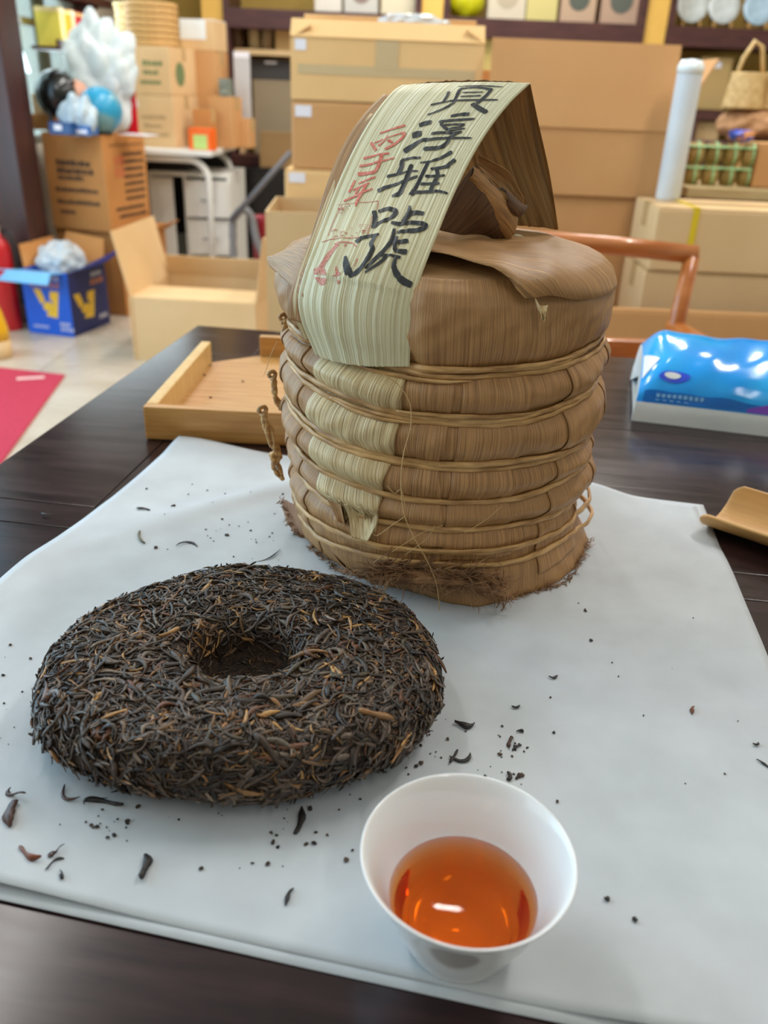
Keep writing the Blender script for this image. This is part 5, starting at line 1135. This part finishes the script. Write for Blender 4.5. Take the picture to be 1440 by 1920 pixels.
# shelf along the corner window
sw = empty('wall_shelf', (-1.80, 4.0, 0.70)); tag(sw, 'dark shelf board running along the corner window', 'shelf')
MB().box(0.0, 0.16, 0, 1.4, -0.035, 0.0).build('board', M_shelf, sw)
for y in (0.2, 1.2): MB().slab([(0,y,-0.15),(0,y,-0.036),(0.14,y,-0.036),(0.02,y,-0.15)], 0.02).build('bracket', M_shelf, sw)
cols = [(206,196,168),(120,128,70),(226,220,200),(186,160,110),(214,206,190),(150,120,80)]
yy = 4.2
for k, nm in enumerate(('pale cream', 'olive green', 'off white', 'tan', 'light grey', 'brown')):
    th_ = [0.10,0.07,0.16,0.09,0.12,0.16][k]; o = empty('tea_packet', (-1.79, yy, 0.7005)); tag(o, nm+' packet on the window shelf', 'packet', 'packets on the window shelf')
    MB().box(0, 0.13, 0, th_-0.012, 0, 0.16+0.02*(k % 3), b=0.003).build('packet_body', pm('packet_%d' % k, srgb(*cols[k]), rough=0.5), o); MB().box(0.131, 0.132, 0.01, th_-0.022, 0.04, 0.10).build('packet_label', pm('packet_label_%d' % (k % 2), srgb(*((236,230,214) if k % 2 else (120,84,60))), rough=0.6), o); yy += th_
rk = empty('wall_rack', (-1.80, 4.55, 0.44)); tag(rk, 'thin dark rack below the window shelf', 'rack'); MB().box(0, 0.14, 0, 0.80, -0.015, 0).build('board', M_shelf, rk); MB().box(0.125, 0.14, 0, 0.80, 0, 0.03).build('lip', M_shelf, rk)
for nm, y, c, w_ in (('orange', 4.78, (240,170,60), 0.06), ('crimson', 4.86, (214,40,70), 0.24), ('lemon yellow', 4.62, (236,214,90), 0.07)):
    o = empty('gift_packet', (-1.79, y, 0.4405)); tag(o, nm+' gift packet on the rack under the window shelf', 'packet', 'gift packets on the rack'); MB().box(0, 0.12, 0, w_, 0, 0.17, b=0.004).build('packet_body', pm('gift_%s' % nm.split()[0], srgb(*c), rough=0.35), o); MB().box(0.0, 0.121, -0.001, w_+0.001, 0.15, 0.165).build('packet_fold', pm('gift_fold', srgb(250,220,160), rough=0.4), o)

# ---------------------------------------------------------------- shelving along the back wall
SY = 5.55; ZS0, ZS1 = at(812, 62, SY).z-0.015, at(812, 62, SY).z+0.085
sh = empty('wall_shelving', (0, SY, FZ)); tag(sh, 'dark brown wooden shelving with ochre uprights along the back wall', 'shelving')
colx = [at(401, 90, SY).x, at(811, 20, SY).x, at(1228, 60, SY).x, at(1228, 60, SY).x+1.32]
for x in colx:
    MB().box(x-0.062, x+0.062, 0.0, 0.10, 0, CZ-FZ-0.01).build('upright', M_yellow, sh)
for x0, x1 in zip(colx, colx[1:]):
    a, b = x0+0.064, x1-0.064
    for z0, z1 in ((ZS0-FZ, ZS1-FZ), (0.62, 0.68), (0.06, 0.12), (1.98, 2.06)):
        MB().box(a, b, -0.02, 0.42, z0, z1, b=0.003).build('shelf_board', M_shelf, sh)
    for x in (a, b): MB().box(x-0.0 if x == a else x-0.035, x+0.035 if x == a else x, -0.015, 0.40, 0.12, CZ-FZ-0.01).build('side_panel', M_shelf, sh)
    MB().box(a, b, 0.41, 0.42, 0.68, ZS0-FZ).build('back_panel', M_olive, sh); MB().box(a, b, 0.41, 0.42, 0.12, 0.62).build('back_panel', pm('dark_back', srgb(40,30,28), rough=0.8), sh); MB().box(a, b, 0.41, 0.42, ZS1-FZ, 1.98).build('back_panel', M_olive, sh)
# dark floor-level cupboard left of the desk's right end
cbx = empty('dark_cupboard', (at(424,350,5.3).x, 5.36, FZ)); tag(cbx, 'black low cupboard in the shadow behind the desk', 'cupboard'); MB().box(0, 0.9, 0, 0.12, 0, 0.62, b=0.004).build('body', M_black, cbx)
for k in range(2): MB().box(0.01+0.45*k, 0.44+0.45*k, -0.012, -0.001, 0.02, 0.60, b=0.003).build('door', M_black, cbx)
# items standing on the main shelf
ZM = ZS1+0.001
def sbox(label, px0, px1, h, c, cl=None, Y=5.63, name='tea_box', z=None, d=0.16, group='tea boxes on the main back shelf'):
    a, b = at(px0, 30, Y), at(px1, 30, Y); o = empty(name, (a.x, Y, ZM if z is None else z)); tag(o, label, 'box', group); w = b.x-a.x
    MB().box(0, w, 0, d, 0, h, b=0.004).build('body', pm('shelfbox_%d_%d_%d' % c, srgb(*c), rough=0.5), o)
    MB().box(-0.001, w+0.001, -0.001, d+0.001, h-0.03, h+0.001, b=0.002).build('lid', pm('shelfbox_%d_%d_%d' % c, srgb(*c), rough=0.5), o)
    if cl: MB().lathe([(0.0,0),(w*0.3,0),(w*0.3,0.0012),(0.0,0.0012)], 20, Matrix.Translation((w/2,-0.0003,h*0.55)) @ Matrix.Rotation(R(90),4,'X')).build('printed_motif', pm('motif_%d_%d_%d' % cl, srgb(*cl), rough=0.6), o)
    return o
sbox('white box on the main shelf at the left end', 590, 640, 0.16, (228,220,206)); sbox('pale grey box next to the white one on the main shelf', 645, 708, 0.20, (206,202,192), (150,130,120)); sbox('cream box left of the middle ochre upright', 714, 782, 0.18, (226,214,182))
sbox('white box right of the yellow bag on the main shelf', 914, 984, 0.22, (216,204,180), (190,176,150)); sbox('pale yellow box on the main shelf', 986, 1044, 0.20, (214,200,130)); sbox('tea box with a dark motif left of its twin', 1050, 1116, 0.22, (196,166,138), (90,96,86)); sbox('tea box with a dark motif beside the right ochre upright', 1126, 1198, 0.22, (190,158,134), (96,100,90))
o = blob('yellow_bag', (at(872, 10, 5.67).x, 5.67, ZM+0.088), (0.105,0.07,0.085), pm('lime_bag', srgb(214,214,20), srgb(190,186,10), scale=9, rough=0.3), 8, 0.08, 4); tag(o, 'lime yellow bag on the main shelf', 'bag')
for k, (px, c) in enumerate(((1296,(214,222,220)),(1355,(206,214,214)),(1421,(176,206,226)))):
    q = at(px, 20, 5.65); e = empty('display_plate', (q.x, 5.65, ZM)); tag(e, ['left', 'middle', 'right'][k]+' round plate on a wooden stand on the right shelf', 'plate', 'plates on stands on the right shelf')
    Mx = Matrix.Translation((0, 0.0, 0.112)) @ Matrix.Rotation(R(78), 4, 'X')
    MB().lathe([(0.0,0.0),(0.055,0.0),(0.086,0.012),(0.092,0.014),(0.091,0.018),(0.055,0.004),(0.0,0.004)], 32, Mx).build('plate', pm('plate_glaze_%d' % k, srgb(*c), srgb(*[min(255, v+22) for v in c]), scale=26, rough=0.15), e, True)
    for s in (-1, 1): MB().tube([(s*0.05,-0.05,0.0),(s*0.05,-0.045,0.03),(s*0.05,-0.02,0.022),(s*0.05,0.03,0.012),(s*0.045,0.05,0.13)], 0.008, n=6).build('stand_leg', pm('stand_wood', srgb(196,150,86), rough=0.5), e, True)
    MB().box(-0.06,0.06,0.02,0.034,0.0,0.016).build('stand_bar', pm('stand_wood', srgb(196,150,86)), e)
# items on the middle shelf (level under the main board)
ZL = -0.75+0.681
def lbox(label, px0, px1, pyt, z0, c, name='shelf_box', Y=5.63, d=0.2, st=None, group='things on the lower back shelf', cat='box'):
    a, b = at(px0, pyt, Y), at(px1, pyt, Y); zt = at((px0+px1)/2, pyt, Y).z; w = b.x-a.x
    o = empty(name, (a.x, Y, z0)); tag(o, label, cat, group); mt_ = pm('lowbox_%d_%d_%d' % c, srgb(*c), rough=0.6)
    MB().box(0, w, 0, d, 0, zt-z0-0.02, b=0.003).build('body', mt_, o); MB().box(-0.001, w+0.001, -0.001, d+0.001, zt-z0-0.0199, zt-z0, b=0.002).build('lid', mt_, o)
    if st: MB().box(w*0.35, w*0.65, -0.0024, -0.0012, (zt-z0)*0.8, (zt-z0)*0.92).build('sticker', M_sticker, o)
    return o, zt
o, z_ = lbox('dark red storage box behind the tall carton flap', 945, 1050, 92, ZL, (120,60,46)); lbox('white book lying on the dark red storage box', 955, 1035, 78, z_+0.001, (226,214,188), name='book', cat='book')
lbox('grey tin box on the lower shelf', 1066, 1104, 92, ZL, (176,182,180)); lbox('cream box with a white sticker on the lower shelf', 1120, 1192, 80, ZL, (216,196,146), st=1); lbox('pale tall box against the left of the lower shelf', 908, 940, 58, ZL, (212,186,110))
lbox('tan carton with a white sticker behind the foam roll', 1318, 1376, 108, at(1345, 206, 5.63).z, (190,160,104), st=1, d=0.2); 
bd_ = empty('side_shelf', (at(1296,206,5.55).x, 5.51, at(1345,226,5.55).z)); tag(bd_, 'short dark shelf board on the right under the tan carton', 'shelf'); MB().box(0, 0.62, 0, 0.44, 0, at(1345,207,5.55).z-at(1345,226,5.55).z-0.002, b=0.003).build('board', M_shelf, bd_)
for x in (0.0, 0.58): MB().box(x, x+0.04, 0.0, 0.44, ZL-bd_.location.z, -0.001).build('upright', M_shelf, bd_)
lbox('plain beige box under the short dark shelf', 1292, 1352, 229, ZL, (188,160,116), Y=5.57)
# left bay: clutter between desk and stack
sl = empty('bay_shelf', (colx[0]+0.11, 5.61, at(480,92,5.61).z)); tag(sl, 'pale thin shelf in the dim left bay', 'shelf'); MB().box(0, 0.9, 0, 0.3, -0.03, 0).build('board', kraft(2), sl)
for x in (0.01, 0.87): MB().box(x, x+0.02, 0, 0.3, ZL-sl.location.z, -0.031).build('support', kraft(2), sl)
zb2 = sl.location.z+0.001
for k, (px, c, lb) in enumerate(((448,(120,92,70),'dark brown paper roll leaning in the left bay'), (478,(206,184,140),'pale paper roll leaning in the left bay'), (500,(160,132,96),'tan paper roll leaning in the left bay'))):
    q = at(px, 60, 5.72); o = empty('paper_roll', (q.x, 5.70, zb2)); tag(o, lb, 'roll', 'paper rolls in the left bay'); Mx = Matrix.Rotation(R(-12+8*k), 4, 'Y')
    MB().lathe([(0.0,0.008),(0.035,0.008),(0.035,0.16),(0.0,0.16)], 16, Mx).build('sheet', pm('rollpaper_%d' % k, srgb(*c), rough=0.7), o, True); MB().lathe([(0.0,0.1602),(0.012,0.1602),(0.012,0.164),(0.0,0.164)], 12, Mx).build('core', M_ink, o)
lbox('tan box at the right end of the thin bay shelf', 516, 560, 58, zb2, (216,172,110), Y=5.67, d=0.15)
o, z_ = lbox('mottled beige box under the dark grey one', 474, 548, 150, ZL, (150,134,108), Y=5.67, d=0.2)
lbox('dark grey box with a white tag under the thin shelf', 470, 545, 112, z_+0.002, (64,62,62), Y=5.69, d=0.18, st=1)
lbox('low brown carton on the black cupboard in the left bay', 486, 560, 248, FZ+0.622, (146,116,74), Y=5.38, d=0.09)
# tall grey board and pole
gb = empty('grey_board', (at(442,230,5.06).x, 5.06, DZ+0.001)); tag(gb, 'tall pale grey panel standing at the desk end', 'panel'); hbd = at(455,97,5.06).z-DZ
MB().box(0, 0.088, 0, 0.018, 0, hbd, b=0.003).build('panel', pm('grey_panel', srgb(196,194,194), rough=0.5), gb); MB().box(0.004, 0.084, -0.002, -0.0002, hbd-0.03, hbd-0.004).build('edge_strip', M_sticker, gb)
a, b = at(432, 415, 4.35), at(545, 285, 4.35); o = MB().tube([a, a.lerp(b, 0.5), b], 0.014, n=10).build('grey_pole', pm('grey_pipe', srgb(96,94,98), rough=0.4), None, True); tag(o, 'grey pole leaning diagonally beside the stickered stack', 'pole')
pv = at(425, 440, 4.0); hs = empty('vacuum_hose', (pv.x, 4.42, FZ)); tag(hs, 'grey ribbed vacuum hose arching below the desk', 'hose'); zz = at(420, 392, 4.40).z-FZ
pts = [(-0.05,0,0.0),(-0.05,0,zz-0.10),(-0.03,0,zz-0.03),(0.01,0,zz),(0.05,0,zz-0.04),(0.07,0,zz-0.14),(0.12,0.02,zz-0.30),(0.14,0.02,0.02)]
cp = [catmull([Vector(p) for p in pts], t*(len(pts)-1)/70) for t in range(71)]
MB().tube(cp, [0.018+0.003*(k % 2) for k in range(71)], n=10).build('ribbed_tube', pm('grey_hose', srgb(128,128,130), rough=0.4), hs, True)
rb = empty('red_basin', (at(490,405,4.45).x, 4.50, FZ)); tag(rb, 'dark red basin under the desk edge', 'basin'); MB().lathe([(0.0,0.0),(0.045,0.0),(0.058,0.42),(0.062,0.43),(0.062,0.45),(0.055,0.45),(0.04,0.012),(0.0,0.012)], 28).build('bowl', pm('red_plastic', srgb(150,20,40), rough=0.35), rb, True); MB().tube([(0.061*math.cos(q),0.061*math.sin(q),0.452) for q in [k*math.pi/12 for k in range(25)]], 0.006, n=6, cap=False).build('rim', pm('red_plastic', srgb(150,20,40)), rb, True)
# plastic film on the top carton of the stack
o = blob('film_sheet', (at(776, 34, 2.62).x, 2.70, at(776, 40, 2.62).z), (0.085,0.05,0.022), plastic_film(), 31, 0.25, 4); tag(o, 'clear plastic film lying on top of the stickered stack', 'film')

# ---------------------------------------------------------------- right corner: basket, cloth bundle, green-tied packs
RY = 2.75
zsup = at(1340, 347, RY).z
sp = empty('side_counter', (0.86, 2.64, FZ)); tag(sp, 'low wooden counter behind the strapped cartons', 'counter'); MB().box(0, 1.0, 0, 0.32, zsup-FZ-0.03, zsup-FZ, b=0.003).build('counter_top', pm('pale_wood', srgb(206,186,140), srgb(190,168,120), scale=8, stretch=(1,10,10), rough=0.5), sp)
for x in (0.02, 0.94): MB().box(x, x+0.04, 0.02, 0.30, 0, zsup-FZ-0.031).build('side_panel', M_shelf, sp)
M_bun = [pm('tan_pack_%d' % k, srgb(*c), srgb(*[v-22 for v in c]), scale=30, rough=0.7) for k, c in enumerate(((172,148,88),(186,160,100),(160,138,82)))]
M_grn = pm('green_ribbon', srgb(176,226,170), rough=0.4)
GL = [['lower row, leftmost', 'lower row, second', 'lower row, third', 'lower row, fourth'], ['upper row, leftmost', 'upper row, second', 'upper row, third', 'upper row, fourth']]
pw = at(1330, 320, RY).x-at(1296, 320, RY).x; ph_ = (at(1340, 268, RY).z-zsup)/2
for r in range(2):
    for k in range(4):
        e = empty('tied_pack', (at(1298, 320, RY).x+k*pw, RY, zsup+0.0012+r*ph_)); tag(e, 'round tan pack tied with green ribbon, '+GL[r][k], 'pack', 'packs tied with green ribbon')
        rr = pw*0.48; MB().lathe([(0.0,0.0),(rr*0.8,0.0),(rr,ph_*0.25),(rr,ph_*0.7),(rr*0.75,ph_-0.002),(0.0,ph_-0.002)], 16).build('pack', M_bun[(r+k) % 3], e, True)
        mb = MB(); mb.tube([(math.cos(q)*(rr+0.001), math.sin(q)*(rr+0.001), ph_*0.8) for q in [j*math.pi/8 for j in range(17)]], 0.0035, n=5, cap=False); mb.tube([(0,-rr-0.002,0.004),(0,-rr-0.003,ph_*0.5),(0,-rr*0.7,ph_-0.001),(0,0,ph_)], 0.004, n=5); mb.build('ribbon', M_grn, e, True)
ztp = zsup+2*ph_+0.003
o = blob('blue_packet', (at(1388,266,RY).x, RY, ztp+0.018), (0.034,0.02,0.016), pm('blue_wrapper', srgb(50,90,220), srgb(220,150,70), scale=30, rough=0.3, lo=0.5, hi=0.6), 14, 0.3, 3); tag(o, 'crumpled blue and orange wrapper on the tied packs', 'wrapper')
q0, q1 = at(1405, 345, 2.72), at(1480, 272, 2.72)
carton('plain brown carton at the right edge beside the tied packs', (q0.x, 2.70, zsup+0.001), 0.2, 0.2, q1.z-zsup, 0, 3)
# cloth-wrapped bundle behind and basket on it
zbk = at(1400, 270, 3.05).z
lg = empty('rear_counter', (at(1352,272,3.05).x-0.06, 2.98, FZ)); tag(lg, 'rear counter under the cloth bundle at the right', 'counter'); MB().box(0, 0.5, 0, 0.3, zbk-FZ-0.03, zbk-FZ, b=0.002).build('counter_top', M_shelf, lg); MB().box(0.02, 0.06, 0.02, 0.28, 0, zbk-FZ-0.031).build('side_panel', M_shelf, lg); MB().box(0.44, 0.48, 0.02, 0.28, 0, zbk-FZ-0.031).build('side_panel', M_shelf, lg)
cbn = at(1405, 232, 3.12); rz_ = (at(1405, 200, 3.12).z-zbk)/2
o = blob('cloth_bundle', (cbn.x+0.015, 3.12, zbk+rz_*0.97), (0.115,0.10,rz_*0.95), pm('tan_cloth', srgb(196,150,108), srgb(176,130,88), scale=8, rough=0.8, stretch=(6,6,1)), 17, 0.10, 4); tag(o, 'tan cloth bundle under the woven basket', 'bundle')
zq = zbk+2*rz_*0.93
def basket(label, px, Y, rr, h, sd):
    e = empty('woven_basket', (at(px, 180, Y).x, Y, zq)); tag(e, label, 'basket', 'woven baskets at the right')
    mbw = pm('straw_weave', srgb(226,196,140), srgb(200,166,106), scale=60, rough=0.7)
    MB().lathe([(0.0,0.0),(rr*1.05,0.0)]+[(rr*(1.08-0.22*k/16)+0.003*(k % 2), h*k/16) for k in range(17)]+[(rr*0.78,h),(rr*0.9,0.01),(0.0,0.01)], 24).build('weave', mbw, e, True)
    MB().tube([(-rr*0.75,-0.01,h*0.9),(-rr*0.55,-0.01,h*1.45),(-0.006,-0.01,h*1.95),(rr*0.35,-0.01,h*1.8),(rr*0.75,-0.01,h*0.9)], 0.007, n=7).build('handle', mbw, e, True)
    MB().lathe([(rr*0.76,h-0.006),(rr*0.90,h-0.006),(rr*0.90,h+0.006),(rr*0.76,h+0.006)], 24, closed=True).build('rim', mbw, e, True)
hbk = at(1395, 140, 3.1).z-zq
basket('woven straw basket with an arched handle at the right', 1396, 3.10, 0.060, hbk, 1); basket('woven straw basket cut by the right picture edge', 1462, 3.10, 0.058, hbk*1.05, 2)
